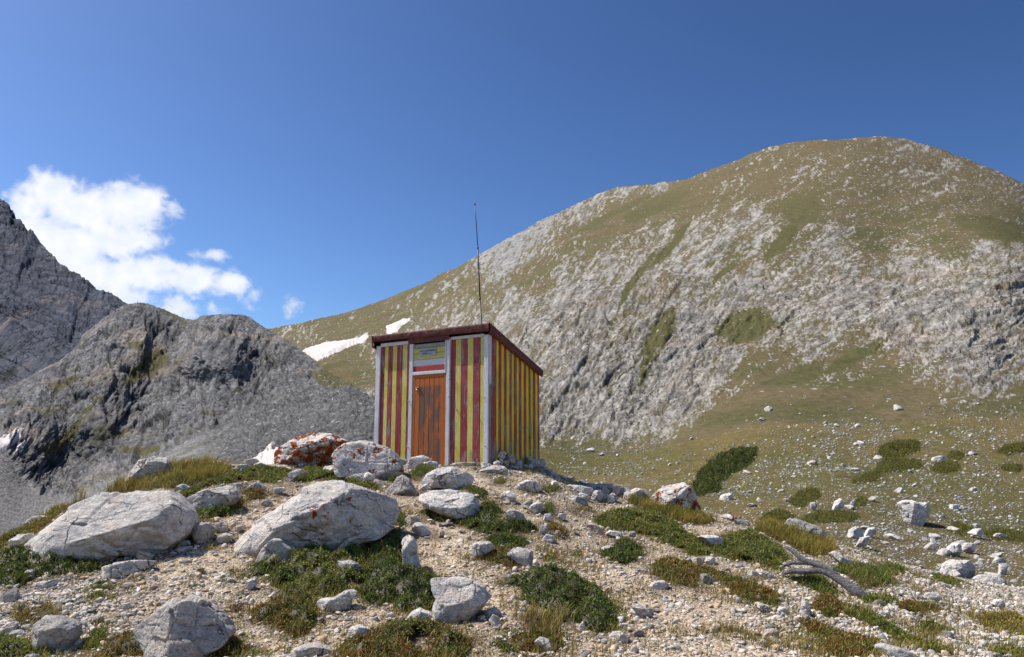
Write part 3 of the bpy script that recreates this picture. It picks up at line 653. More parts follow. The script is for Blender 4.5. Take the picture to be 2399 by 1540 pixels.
# ------------------------------------------------------------------ plant mats: outlines first, the soil below them follows
# name, sort, outline, height, tone, label
MATS = [
 ('mat','L',[(0,870),(120,830),(300,800),(420,775),(540,785),(620,850),(680,920),(660,960),(540,985),(400,980),(260,1010),(100,1060),(-60,1075),(-60,880)],.16,'dark','dark dwarf shrub mat along the lower edge of the great left slab'),
 ('mat','L',[(580,775),(600,715),(680,700),(760,722),(850,775),(840,815),(780,800),(700,790),(610,800)],.14,'brown','brownish hump of dwarf shrub leaning on the great left slab'),
 ('grass','L',[(690,422),(800,352),(900,345),(1080,325),(1120,260),(1130,200),(1200,190),(1450,240),(1580,280),(1500,330),(1300,380),(1200,405),(1000,410)],.20,'ochre','broad patch of ochre grass beside the pale boulder on the left crest'),
 ('mat','L',[(1210,452),(1300,392),(1450,345),(1600,292),(1700,262),(1850,272),(1960,282),(1960,328),(1850,360),(1700,342),(1560,362),(1400,380),(1260,455)],.10,'green','green mat running along the left crest above the dark soil bank'),
 ('grass','L',[(470,505),(500,450),(570,440),(620,475),(540,505)],.34,'ochre','single bushy grass tuft standing out against the grey scree'),
 ('mat','L',[(-60,790),(60,705),(150,645),(300,585),(420,515),(490,500),(400,572),(260,692),(180,742),(60,765),(-60,850)],.10,'ochre','strip of low shrub on the far left crest behind the great slab'),
 ('mat','L',[(1300,545),(1380,505),(1480,425),(1580,425),(1640,470),(1650,530),(1560,580),(1440,602),(1340,612)],.15,'dark','dark shrub clump right of the great left slab and below the small slab'),
 ('mat','L',[(1660,422),(1740,400),(1810,442),(1790,465),(1690,482)],.07,'brown','small brownish mat on the soil left of the central boulder'),
 ('mat','L',[(-60,1392),(100,1422),(200,1460),(350,1470),(340,1560),(-60,1560)],.14,'green','shrub mat in the bottom left corner below the round grey stone'),
 ('mat','L',[(550,1482),(620,1390),(700,1350),(740,1372),(720,1432),(640,1482),(590,1512)],.12,'green','small green clump between the round grey stone and the cracked boulder'),
 ('mat','L',[(680,1500),(780,1422),(880,1382),(930,1402),(1080,1472),(1130,1560),(650,1560)],.15,'brown','reddish green mat in front of the cracked boulder'),
 ('mat','L',[(1430,1482),(1480,1432),(1600,1422),(1680,1482),(1690,1560),(1440,1560)],.10,'brown','brown tinged mat at the right foot of the cracked boulder'),
 ('mat','L',[(610,1080),(700,1052),(800,1072),(730,1095),(630,1095)],.04,'green','thin green sprig patch on the gravel left of the path'),
 ('mat','L',[(600,1130),(690,1105),(785,1130),(760,1150),(650,1150)],.04,'green','low green sprigs just below the thin sprig patch on the gravel'),
 ('grass','L',[(230,1262),(250,1212),(320,1192),(430,1222),(380,1262),(280,1292)],.09,'dry','dry grass patch above the round grey stone'),
 ('mat','L',[(90,1272),(130,1232),(200,1242),(220,1292),(130,1312)],.05,'dead','dead brown mat left of the dry grass patch'),
 ('mat','L',[(1570,1235),(1590,1200),(1640,1200),(1655,1230),(1610,1245)],.05,'dead','tiny dead brown tuft above the right end of the cracked boulder'),
 ('mat','C',[(1020,715),(1100,690),(1190,700),(1210,780),(1220,930),(1290,960),(1440,990),(1460,1110),(1410,1240),(1300,1250),(1180,1240),(1190,1160),(1050,1190),(960,1190),(930,1100),(960,1010),(980,850)],.20,'dark','deep green shrub mat wrapped round the upright stone'),
 ('mat','C',[(440,740),(560,725),(660,775),(780,792),(900,765),(1010,725),(985,850),(960,1010),(930,1100),(860,1110),(760,1130),(640,1150),(500,1130),(380,1120),(340,1060),(300,985),(240,1000),(180,960),(260,890),(420,830)],.15,'green','wide mid green mat below the central boulder'),
 ('mat','C',[(190,1310),(180,1240),(330,1180),(400,1135),(500,1140),(640,1160),(640,1260),(590,1380),(500,1412),(420,1380),(300,1320)],.14,'rust','rusty green mat at the lower left end of the wide central mat'),
 ('mat','C',[(800,1500),(840,1440),(980,1400),(1080,1340),(1220,1322),(1400,1312),(1500,1342),(1560,1420),(1680,1432),(1700,1482),(1650,1560),(830,1560)],.15,'rust','brown and green mat at the bottom centre of the slope'),
 ('mat','C',[(490,290),(560,255),(680,265),(720,255),(820,300),(900,345),(1000,370),(1080,412),(960,400),(850,375),(760,350),(640,345),(520,345)],.10,'green','narrow green mat between the lichen boulders and the central boulder'),
 ('mat','C',[(1180,525),(1215,560),(1235,600),(1230,650),(1180,660)],.12,'dark','dark sliver of shrub at the right end of the central boulder'),
 ('mat','C',[(1360,562),(1440,532),(1520,562),(1600,615),(1690,615),(1735,540),(1740,450),(1600,402),(1660,397),(1780,432),(1770,452),(1850,512),(1910,602),(1960,640),(2060,630),(2160,682),(2050,702),(1900,722),(1780,702),(1600,642),(1430,612)],.13,'dark','dark mat curving round the flat slab right of the path'),
 ('mat','C',[(1790,742),(1850,717),(2000,742),(2070,762),(2060,792),(1960,822),(1850,802)],.09,'dark','small dark mat behind the pointed slab'),
 ('mat','C',[(1740,882),(1800,802),(1880,812),(1960,842),(2030,922),(1960,942),(1850,912)],.11,'rust','rust tipped mat between the round stone and the pointed slab'),
 ('grass','C',[(1270,312),(1300,267),(1400,250),(1480,262),(1380,302),(1300,342)],.10,'green','short green grass in front of the stones at the hut door'),
 ('mat','C',[(1105,342),(1120,302),(1170,297),(1190,312),(1150,372)],.12,'dark','round dark tuft in the shade of the right lichen boulder'),
 ('grass','C',[(1825,362),(1890,325),(1940,350),(1900,372)],.09,'green','small grass tuft below the white rock by the hut corner'),
 ('mat','C',[(840,292),(848,240),(885,242),(890,288)],.08,'green','little green plant growing in front of the right lichen boulder'),
 ('mat','M',[(180,1050),(220,1005),(320,1010),(450,980),(560,975),(660,1010),(740,1070),(870,1150),(910,1190),(950,1280),(950,1340),(850,1380),(740,1370),(680,1330),(560,1290),(470,1240),(330,1190),(280,1120),(270,1070)],.24,'dark','large dark domed shrub clump in the middle of the gravel path'),
 ('grass','M',[(270,1280),(330,1242),(500,1255),(660,1285),(560,1330),(580,1420),(470,1422),(380,1372)],.16,'dry','pale dry grass below the large domed clump'),
 ('mat','M',[(230,1440),(280,1392),(380,1382),(560,1422),(590,1482),(500,1512),(390,1502),(280,1492)],.09,'rust','rust coloured mat under the pale dry grass'),
 ('mat','M',[(100,1472),(160,1452),(230,1482),(240,1512),(170,1522)],.07,'dark','small dark mat at the bottom edge right of centre'),
 ('mat','M',[(780,602),(860,572),(960,562),(1060,545),(1160,562),(1280,602),(1380,662),(1480,742),(1560,792),(1600,852),(1500,862),(1350,792),(1200,732),(1100,712),(980,682),(870,672),(820,642)],.12,'green','long green mat sloping down from the hut crest to the right'),
 ('grass','M',[(1000,492),(1080,472),(1200,512),(1350,552),(1500,572),(1620,622),(1560,642),(1400,642),(1260,592),(1100,542)],.16,'ochre','ochre grass in front of the pointed lichen rock'),
 ('mat','M',[(820,842),(940,792),(960,742),(1020,737),(1090,792),(1115,842),(1060,882),(1000,912),(900,902)],.15,'dark','round dark clump with small stones at its left on the path'),
 ('mat','M',[(1180,972),(1210,902),(1330,882),(1440,912),(1560,952),(1680,982),(1800,1022),(1920,1082),(2040,1122),(2035,1212),(1930,1182),(1800,1152),(1700,1082),(1600,1012),(1480,1002),(1480,1082),(1300,1032),(1230,1002)],.07,'rust','long thin mat across the gravel left of the dead branch'),
 ('mat','M',[(1560,782),(1700,705),(1850,692),(2000,752),(2100,852),(2060,902),(2060,962),(1980,942),(1850,902),(1700,882),(1600,842)],.11,'green','broad green mat on the slope left of the dead branch'),
 ('grass','M',[(430,552),(440,502),(490,502),(520,562),(480,577)],.12,'green','green grass tuft between white stones right of the hut'),
 ('mat','M',[(470,672),(500,632),(580,662),(600,722),(540,702)],.06,'brown','small brownish mat beside the cluster of grey stones'),
 ('grass','M',[(420,400),(470,370),(545,385),(540,420),(470,425)],.09,'green','short grass below the stone heap at the hut corner'),
 ('grass','M',[(640,560),(690,520),(775,545),(740,560)],.05,'dry','thin dry grass on the crest right of the hut'),
 ('grass','M',[(325,410),(350,392),(405,400),(400,420),(350,422)],.08,'green','tiny grass tuft in front of the white dome rock'),
 ('mat','M',[(445,868),(470,832),(510,845),(508,872),(470,880)],.05,'green','tiny green tuft on the path above the large domed clump'),
 ('mat','M',[(640,850),(660,822),(690,830),(680,855)],.05,'green','smallest green tuft on the path right of the tiny one'),
 ('grass','R',[(330,682),(420,622),(540,662),(700,722),(850,762),(900,802),(860,852),(760,872),(600,800),(480,750)],.15,'ochre','ochre grass on the crest behind the dead branch'),
 ('mat','R',[(730,1212),(760,1152),(860,1122),(930,1202),(930,1262),(860,1282),(780,1252)],.13,'rust','rust brown shrub below the thick end of the dead branch'),
 ('grass','R',[(860,962),(940,902),(1060,902),(1200,962),(1300,1012),(1300,1062),(1180,1082),(1060,1080),(960,992)],.10,'green','green grass right of the dead branch'),
 ('mat','R',[(560,1002),(680,1002),(800,1000),(860,1052),(900,1102),(870,1182),(760,1092),(640,1042)],.09,'dark','dark mat directly under the dead branch'),
 ('mat','R',[(640,1302),(760,1312),(900,1382),(1080,1422),(1200,1442),(1150,1482),(1200,1560),(860,1560),(760,1402)],.08,'rust','wide rusty mat at the bottom right'),
 ('mat','R',[(1040,1152),(1200,1132),(1290,1152),(1260,1192),(1120,1182)],.06,'green','low green mat past the buried end of the dead branch'),
 ('mat','R',[(930,1202),(1050,1212),(1200,1292),(1380,1392),(1600,1482),(1700,1532),(1500,1512),(1260,1402),(1100,1312),(960,1262)],.07,'green','green strip running down between bands of white scree'),
 ('mat','R',[(1860,1282),(1960,1252),(2169,1292),(2200,1402),(2000,1382),(1900,1352)],.09,'ochre','ochre green mat at the right edge among white scree'),
 ('mat','R',[(1960,1502),(2080,1482),(2200,1522),(2200,1560),(1980,1550)],.06,'green','green mat in the bottom right corner'),
 ('mat','R',[(1550,972),(1650,982),(1740,1022),(1720,1062),(1620,1052),(1560,1012)],.06,'green','green mat in front of the twin rock on the right'),
 ('mat','R',[(1180,932),(1280,912),(1380,952),(1360,982),(1220,972)],.06,'green','small green mat at the head of the white scree'),
 ('mat','R',[(1300,1202),(1400,1172),(1560,1192),(1600,1232),(1480,1242),(1360,1232)],.05,'rust','thin rusty mat in the middle of the white scree'),
 ('mat','R',[(1430,1312),(1560,1332),(1680,1382),(1620,1402),(1480,1362)],.05,'dark','thin dark mat low in the white scree'),
 ('grass','R',[(930,962),(960,925),(1010,935),(1030,965),(980,975)],.09,'ochre','orange brown grass tuft beside the grey rock near the branch'),
]
# small sprigs that the photograph scatters over the lower right scree are part of the strips above
MATW = []
for sort, k, pts, h, tone, lab in MATS:
    pw = K(k, pts)
    g = ground_at(pw[:, 0], pw[:, 1])
    MATW.append(g[:, :2])

# ------------------------------------------------------------------ ground mesh
xs = np.arange(-15, 17.01, .055); ysg = np.concatenate([np.arange(-6, 5.5, .4), np.arange(5.5, 18.5, .055), np.arange(18.5, 46, .5)])
X, Y = np.meshgrid(xs, ysg)
Z = H(X, Y)
G = np.stack([X.ravel(), Y.ravel(), Z.ravel()], -1)
soil = np.zeros(len(G))
wig = .10 * fbm(G * [3, 3, 0], 3, 301)
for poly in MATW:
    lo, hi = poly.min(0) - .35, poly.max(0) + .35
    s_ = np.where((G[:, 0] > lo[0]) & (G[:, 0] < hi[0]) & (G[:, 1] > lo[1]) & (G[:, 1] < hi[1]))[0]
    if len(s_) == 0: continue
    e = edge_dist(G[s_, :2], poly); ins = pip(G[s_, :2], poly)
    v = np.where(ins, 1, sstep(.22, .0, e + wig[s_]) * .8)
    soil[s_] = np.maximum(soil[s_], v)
# bare brown soil bank left of the central boulder and on the crest
for (k, pts) in [('L', [(1200,420),(1400,380),(1560,365),(1700,345),(1850,365),(2000,340),(2169,330),(2169,380),(1980,430),(1800,470),(1650,560),(1600,520),(1640,430),(1400,400)]), ('C', [(640,1240),(860,1200),(960,1200),(1000,1260),(860,1300),(700,1330),(640,1300)]), ('L', [(1680,1300),(1760,1330),(1900,1400),(1850,1430),(1700,1400)])]:
    poly = ground_at(*K(k, pts).T)[:, :2]
    s_ = np.where(pip(G[:, :2], poly))[0]
    soil[s_] = np.maximum(soil[s_], .75 * sstep(0, .2, edge_dist(G[s_, :2], poly)))
a_ = G[:, 0] / np.maximum(G[:, 1], 1)
white = np.clip(sstep(.20, .50, a_) * .6 + sstep(-.38, -.55, a_) * .7 * sstep(10, 8, G[:, 1]) + .5 * fbm(G * [.9, .9, 0], 3, 303), 0, 1)
n_ = fbm(G * [2.2, 2.2, 0], 4, 305)
gc = lerp((.57, .475, .355), (.57, .52, .45), white)
gc = lerp(gc, (.49, .385, .275), np.clip(.1 + .7 * n_, 0, 1) * (1 - .6 * white))
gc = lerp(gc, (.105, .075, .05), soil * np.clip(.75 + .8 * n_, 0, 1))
far = sstep(16.5, 19, G[:, 1]); gc = lerp(gc, (.13, .115, .05), far * sstep(.0, .2, a_))
gc = lerp(gc, (.2, .19, .16), far * sstep(.0, -.2, a_))
t = NT('stony_soil'); oc = t.coord('Object'); c = t.attr()
n = t.noise(oc, 9, 8, .7); c = t.mix(.8, c, t.ramp(n, [(.3, .55), (.5, 1.0), (.7, 1.35)]), 'MULTIPLY')
pv = t.n('ShaderNodeTexVoronoi'); t.set(pv.inputs['Vector'], t.vmath('ADD', oc, t.vmath('SCALE', t.noise(oc, 30, 2, .5, out=1), scale=.02))); pv.inputs['Scale'].default_value = 42
ps = t.n('ShaderNodeSeparateColor'); t.t.links.new(pv.outputs['Color'], ps.inputs[0])
peb = t.mix(1, c, t.ramp(ps.outputs[0], [(0, (.7, .66, .6)), (.4, (1.05, 1.02, .97)), (.75, (1.3, 1.27, 1.2)), (1, (1.5, 1.5, 1.45))]), 'MULTIPLY')
dome = t.math('SUBTRACT', 1.0, t.math('MULTIPLY', pv.outputs['Distance'], 1.4))
c = t.mix(t.mrange(pv.outputs['Distance'], .62, .4), t.mix(1, c, (.62, .56, .5), 'MULTIPLY'), peb)
h = t.math('ADD', t.math('MULTIPLY', dome, .7), t.math('MULTIPLY', t.noise(oc, 90, 5, .7), .5))
t.bsdf(c, .95, t.bump(h, .9, .012), .12); M['ground'] = t.m
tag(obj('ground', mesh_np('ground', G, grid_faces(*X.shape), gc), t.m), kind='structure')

# ------------------------------------------------------------------ gravel: uncountable, one object
def stone_templates(n, sub, seed, rough=.12):
    out = []
    r = np.random.default_rng(seed)
    for i in range(n):
        v, f = ICO[sub]; v = v.copy()
        for _ in range(14):
            d = r.normal(size=3); d /= np.linalg.norm(d); k = r.uniform(.38, .75)
            ex = v @ d - k; v = v - np.outer(np.maximum(ex, 0) * .95, d)
        v = v * (1 + rough * fbm(v * 1.7 + i * 9, 2, seed + i)[:, None])
        v = v * [1, r.uniform(.55, .9), r.uniform(.35, .75)]
        out.append((v / np.abs(v[:, :2]).max(), f))
    return out
def rotz(v, a, tilt, r):
    ca_, sa_ = math.cos(a), math.sin(a); R1 = np.array([[ca_, -sa_, 0], [sa_, ca_, 0], [0, 0, 1]])
    ct, st = math.cos(tilt), math.sin(tilt); R2 = np.array([[1, 0, 0], [0, ct, -st], [0, st, ct]])
    return v @ R2.T @ R1.T
def scatter_mesh(name, pts, size, cols, sub, seed, sink=.3, nt_=28):
    T = stone_templates(nt_ // 2, sub, seed); r = np.random.default_rng(seed)
    T = [(rotz(v, r.uniform(0, 6.28), r.normal(0, .3), r), f) for v, f in T for _ in (0, 1)]
    idx = r.integers(0, len(T), len(pts)); ang = r.uniform(0, 2 * PI, len(pts)); Vs, Fs, Cs = [], [], []; base = 0
    for k in range(len(T)):
        q = np.where(idx == k)[0]
        if not len(q): continue
        v, f = T[k]; nv = len(v)
        c_, s_ = np.cos(ang[q]), np.sin(ang[q])
        x = v[None, :, 0] * c_[:, None] - v[None, :, 1] * s_[:, None]; y = v[None, :, 0] * s_[:, None] + v[None, :, 1] * c_[:, None]
        W = np.stack([x, y, np.broadcast_to(v[:, 2], x.shape) + sink * .5], -1) * size[q][:, None, None] + pts[q][:, None]
        Vs.append(W.reshape(-1, 3)); Fs.append((f[None] + (base + np.arange(len(q)) * nv)[:, None, None]).reshape(-1, 3)); base += len(q) * nv
        Cs.append(np.repeat(cols[q], nv, 0))
    return mesh_np(name, np.concatenate(Vs), np.concatenate(Fs), np.concatenate(Cs), smooth=False)
PAL = 1.1 * np.array([(.64,.585,.51),(.66,.565,.46),(.58,.455,.33),(.52,.375,.23),(.44,.425,.41),(.33,.33,.335),(.70,.65,.585),(.60,.505,.40)])
def stone_cols(n, wht, r):
    p0 = np.array([.10,.12,.22,.18,.07,.05,.08,.18]); p1 = np.array([.26,.16,.05,.04,.16,.08,.20,.05])
    pick = np.where(r.random(n) < wht, r.choice(8, n, p=p1 / p1.sum()), r.choice(8, n, p=p0 / p0.sum()))
    return PAL[pick] * r.uniform(.75, 1.15, (n, 1))
def in_mats(P2, grow=0.0):
    inside = np.zeros(len(P2), bool)
    for poly in MATW:
        lo, hi = poly.min(0), poly.max(0)
        s_ = np.where((P2[:, 0] > lo[0]) & (P2[:, 0] < hi[0]) & (P2[:, 1] > lo[1]) & (P2[:, 1] < hi[1]))[0]
        if len(s_): inside[s_] |= pip(P2[s_], poly)
    return inside
def white_at(x, y):
    a = x / y
    return np.clip(sstep(.2, .5, a) * .65 + sstep(-.38, -.55, a) * .7 * sstep(10, 8, y) + .1, 0, 1)
NG = 210000
yy = 6.2 * (16.8 / 6.2) ** RNG.random(NG) ; xx = yy * RNG.uniform(-.70, .72, NG)
dens = fbm(np.stack([xx * .8, yy * .8, 0 * xx], -1), 3, 311)
wt = white_at(xx, yy)
keep = (RNG.random(NG) < .55 + .45 * wt + .5 * dens) & ~(in_mats(np.stack([xx, yy], -1)) & (RNG.random(NG) < .9))
xx, yy, wt = xx[keep], yy[keep], wt[keep]
sz = .006 + .0095 * RNG.pareto(2.3, len(xx)); sz = np.minimum(sz * (1 + .45 * wt) * (.85 if True else 1), .042)
pts = np.stack([xx, yy, H(xx, yy)], -1)
big = sz > .026
me = scatter_mesh('gravel', pts[~big], sz[~big], stone_cols((~big).sum(), wt[~big], RNG), 0, 5)
tag(obj('gravel', me, M['gravel']), 'pale tan and white gravel covering the slope', 'gravel', kind='stuff')
me = scatter_mesh('coarse_gravel', pts[big], sz[big], stone_cols(big.sum(), wt[big], RNG), 1, 6)
tag(obj('coarse_gravel', me, M['gravel']), 'coarse broken limestone pieces strewn among the gravel', 'gravel', kind='stuff')

# ------------------------------------------------------------------ the hut
RCx, RCy = -0.4105, 14.5
ux, uy = -.844, .537            # along the front, from the right corner to the left
vx, vy = .537, .844             # along the right wall, to the back
WID, DEP = 2.70, 1.77; ZF, ZB = 2.455, 1.815
BASE = -.10
hut = empty('wooden_hut', (RCx, RCy, BASE), 'small striped red and yellow plank hut with orange door and sloping roof', 'hut')
hut.rotation_euler = (0, 0, math.atan2(-uy, -ux))   # local +x to the right along the front, +y into the hut
def fu(px, py=950):
    """metres along the front from the right corner (negative to the left) for a photograph column"""
    a, s = ray(px, py); a = float(a)
    return -(RCx - a * RCy) / (-ux * 1.0 + uy * a) if False else -((RCx - a * RCy) / (-ux + a * uy))
def fz(px, py):
    a, s = ray(px, py); tt = -fu(px, py); return float(s) * (RCy + uy * tt) - BASE
def hx(cx): return 822.4 + cx * .461
def sv_(px, py=1000):
    a = float(ray(px, py)[0]); return (a * RCy - RCx) / (vx - a * vy)
ROOFH = lambda y: ZF + .1 + (ZB - ZF) * (y / DEP)
class Bld:
    def __init__(s): s.V = []; s.F = []; s.mi = []
    def box(s, x0, x1, y0, y1, z0, z1, m=0, bev=.004, ztop=None, jit=0.0):
        """bevelled box; ztop(x,y) slopes the top"""
        b = min(bev, (x1 - x0) * .3, (y1 - y0) * .3, (z1 - z0) * .3)
        n0 = len(s.V)
        xs_, ys_, zs_ = (x0, x0 + b, x1 - b, x1), (y0, y0 + b, y1 - b, y1), (z0, z0 + b, z1 - b, z1)
        idx = {}
        def p(i, j, k):
            inn = sum(q in (1, 2) for q in (i, j, k))
            if (i, j, k) not in idx:
                z = zs_[k]
                if ztop is not None and k >= 2: z = ztop(xs_[i], ys_[j]) - (b if k == 2 else 0)
                s.V.append((xs_[i] + jit * random.uniform(-1, 1), ys_[j], z)); idx[(i, j, k)] = len(s.V) - 1
            return idx[(i, j, k)]
        def f(*c): s.F.append([p(*q) for q in c]); s.mi.append(m)
        I = (1, 2)
        f((1,1,0),(1,2,0),(2,2,0),(2,1,0)); f((1,1,3),(2,1,3),(2,2,3),(1,2,3))
        f((1,0,1),(2,0,1),(2,0,2),(1,0,2)); f((1,3,1),(1,3,2),(2,3,2),(2,3,1))
        f((0,1,1),(0,1,2),(0,2,2),(0,2,1)); f((3,1,1),(3,2,1),(3,2,2),(3,1,2))
        f((1,0,1),(1,1,0),(2,1,0),(2,0,1)); f((1,3,1),(2,3,1),(2,2,0),(1,2,0)); f((1,0,2),(2,0,2),(2,1,3),(1,1,3)); f((1,3,2),(1,2,3),(2,2,3),(2,3,2))
        f((0,1,1),(0,2,1),(1,2,0),(1,1,0)); f((3,1,1),(2,1,0),(2,2,0),(3,2,1)); f((0,1,2),(1,1,3),(1,2,3),(0,2,2)); f((3,1,2),(3,2,2),(2,2,3),(2,1,3))
        f((1,0,1),(1,0,2),(0,1,2),(0,1,1)); f((2,0,1),(3,1,1),(3,1,2),(2,0,2)); f((1,3,1),(0,2,1),(0,2,2),(1,3,2)); f((2,3,1),(2,3,2),(3,2,2),(3,2,1))
        for a in I:
            for bb in I:
                for c_ in I:
                    f((0 if a == 1 else 3, bb, c_), (a, 0 if bb == 1 else 3, c_), (a, bb, 0 if c_ == 1 else 3))
    def build(s, name, mats, parent, loc=None):
        me = bpy.data.meshes.new(name); me.from_pydata([tuple(v) for v in s.V], [], s.F); me.update()
        import bmesh
        bm = bmesh.new(); bm.from_mesh(me); bmesh.ops.recalc_face_normals(bm, faces=bm.faces); bm.to_mesh(me); bm.free()
        for m in (mats if isinstance(mats, (list, tuple)) else [mats]): me.materials.append(m)
        me.polygons.foreach_set('material_index', s.mi); me.update()
        return obj(name, me, None, parent, loc)

def paint(name, base, wear, under=(.20, .175, .155), wearamt=.35, lump=.7, rough=.55, grain='Z'):
    t = NT(name); oc = t.coord('Object')
    sc_ = (1, 1, .06) if grain == 'Z' else (.06, 1, 1)
    g = t.noise(t.mapping(oc, scale=sc_), 55, 6, .65, .3)
    w1 = t.noise(t.mapping(oc, scale=(1, 1, .3) if grain == 'Z' else (.3, 1, 1)), 7, 7, .7, .2)
    lumps = t.noise(t.mapping(oc, scale=(1, 1, .55) if grain == 'Z' else (.5, 1, 1)), 42, 4, .6, 1.2)
    c = t.mix(t.mrange(t.noise(oc, 2.2, 5, .6), .35, .7), base, wear)
    c = t.mix(.45, c, t.ramp(g, [(.3, .6), (.5, 1), (.7, 1.25)]), 'MULTIPLY')
    c = t.mix(.5, c, t.ramp(lumps, [(.3, .62), (.5, 1), (.7, 1.3)]), 'MULTIPLY')
    sz_n = t.n('ShaderNodeSeparateXYZ'); t.t.links.new(oc, sz_n.inputs[0])
    low = t.math('MULTIPLY', t.mrange(sz_n.outputs[2], .45, .05), .06 if grain == 'Z' else 0)
    m_ = t.mrange(t.math('ADD', low, t.math('ADD', t.math('MULTIPLY', w1, .6), t.math('MULTIPLY', g, .4))), .67 - .24 * wearamt, .71 - .24 * wearamt)
    c = t.mix(t.math('MULTIPLY', m_, .85), c, t.mix(t.noise(oc, 30, 4), under, (.33, .30, .28)))
    h = t.math('ADD', t.math('MULTIPLY', g, .45), t.math('MULTIPLY', lumps, lump))
    return t.bsdf(c, rough, t.bump(h, .75, .012), .35)
M['yel_f'] = paint('sunlit_yellow_paint', (.55, .455, .07), (.66, .57, .20), wearamt=.42, lump=1.0)  # front yellow paled: the sun's sheen put into the colour
M['red_f'] = paint('crimson_paint', (.235, .020, .030), (.34, .065, .075), wearamt=.55, lump=1.0)
M['yel_s'] = paint('yellow_paint', (.86, .60, .008), (.60, .46, .03), wearamt=.38, lump=.5)
M['red_s'] = paint('rust_red_paint', (.36, .040, .016), (.24, .05, .03), wearamt=.68, lump=.5)
M['white'] = paint('white_paint', (.66, .67, .69), (.55, .56, .58), wearamt=.15, lump=.5)
M['white_h'] = paint('white_board_paint', (.62, .63, .65), (.50, .51, .53), wearamt=.2, lump=1.2, grain='X')
M['yel_h'] = paint('yellow_board_paint', (.50, .46, .11), (.60, .56, .22), wearamt=.1, lump=1.0, grain='X')
M['red_h'] = paint('red_board_paint', (.34, .022, .016), (.30, .05, .04), wearamt=.2, lump=1.3, grain='X')
M['grey_w'] = paint('weathered_wood', (.27, .26, .26), (.36, .34, .33), wearamt=.4, lump=.5, grain='X')
M['grey_v'] = paint('weathered_post_wood', (.20, .18, .165), (.34, .32, .30), wearamt=.5, lump=.5)
t = NT('roof_sheet'); oc = t.coord('Object')
n = t.noise(oc, 6, 6, .7); n2 = t.noise(oc, 60, 4, .6); dn = t.noise(t.mapping(oc, scale=(1, .6, .6)), 5, 3, .5, 1)
c = t.mix(t.mrange(n, .35, .7), (.085, .020, .017), (.125, .042, .035)); c = t.mix(t.mrange(n2, .6, .75, 0, .5), c, (.2, .1, .08))
t.bsdf(c, .6, t.bump(t.math('ADD', dn, t.math('MULTIPLY', n2, .05)), .9, .05), .3); M['roof'] = t.m
t = NT('door_wood'); oc = t.coord('Object')
g = t.noise(t.mapping(oc, scale=(1, 1, .05)), 60, 7, .7, .4); w1 = t.noise(t.mapping(oc, scale=(1, 1, .28)), 5.0, 8, .72, .5); fl = t.noise(t.mapping(oc, scale=(1, 1, .4)), 34, 6, .75)
c = t.mix(g, (.36, .085, .013), (.50, .155, .032))
mm = t.math('ADD', t.math('MULTIPLY', w1, .62), t.math('ADD', t.math('MULTIPLY', fl, .25), t.math('MULTIPLY', g, .13)))
# the frame strips of the leaf keep their paint; the middle of the leaf is bare and brown
sx = t.n('ShaderNodeSeparateXYZ'); t.t.links.new(oc, sx.inputs[0])
mid = t.math('MULTIPLY', t.mrange(t.math('ABSOLUTE', t.math('SUBTRACT', sx.outputs[0], .02)), .29, .245), t.mrange(sx.outputs[2], 1.60, 1.5))
c = t.mix(t.math('MULTIPLY', t.mrange(mm, .43, .52), t.math('MULTIPLY', mid, .88)), c, t.mix(g, (.055, .035, .027), (.17, .12, .09)))
t.bsdf(c, .62, t.bump(t.math('ADD', g, t.math('MULTIPLY', fl, .6)), .8, .008), .3); M['door'] = t.m
t = NT('dark_metal'); t.bsdf((.06, .06, .062), .45, None, .4, .6); M['metal'] = t.m
t = NT('galvanised_metal'); t.bsdf(t.mix(t.noise(t.coord(), 40, 4), (.30, .31, .33), (.42, .43, .45)), .5, None, .4, .5); M['galv'] = t.m
t = NT('dark_gap'); t.bsdf((.015, .013, .012), .9); M['gap'] = t.m
t = NT('brass'); t.bsdf((.45, .33, .12), .35, None, .5, .8); M['brass'] = t.m
t = NT('plate_grey'); t.bsdf(t.mix(t.noise(t.coord(), 30, 4), (.30, .32, .36), (.38, .40, .44)), .45, None, .4); M['plate'] = t.m
t = NT('ink'); t.bsdf((.02, .02, .03), .6); M['ink'] = t.m

b = Bld(); b.box(-WID + .03, -.03, .03, DEP - .03, .0, 2.3, ztop=lambda x, y: ROOFH(y) - .08); b.build('dark_core', M['gap'], hut)  # solid near-black core: shade behind the board gaps put into its colour
def planks(b, cuts, pattern, y0, y1, z0, ztop, along='x'):
    for i in range(len(cuts) - 1):
        x0, x1 = cuts[i] + .004, cuts[i + 1] - .005
        pr = random.uniform(0, .006)
        zz = z0 + random.uniform(-.01, .012)
        if along == 'x': b.box(x0, x1, y0 - pr, y1, zz, 2, pattern[i], ztop=ztop, jit=.001)
        else: b.box(y0, y1 + pr, x0, x1, zz, 2, pattern[i], ztop=ztop, jit=.001)
TOPF = lambda x, y: ZF - .055
cl_ = [fu(hx(q)) for q in (147, 167, 187, 207, 231, 258, 284, 299)]
cr_ = [fu(hx(q)) for q in (507, 530, 560, 592, 623, 657, 682)]
b = Bld(); planks(b, cl_, [1, 0, 1, 0, 1, 0, 1], -.012, .026, .08, TOPF)
b.build('front_plank_panel', [M['yel_f'], M['red_f']], hut)
b = Bld(); planks(b, cr_, [1, 0, 1, 0, 1, 0], -.012, .026, .08, TOPF)
b.build('front_plank_panel', [M['yel_f'], M['red_f']], hut)
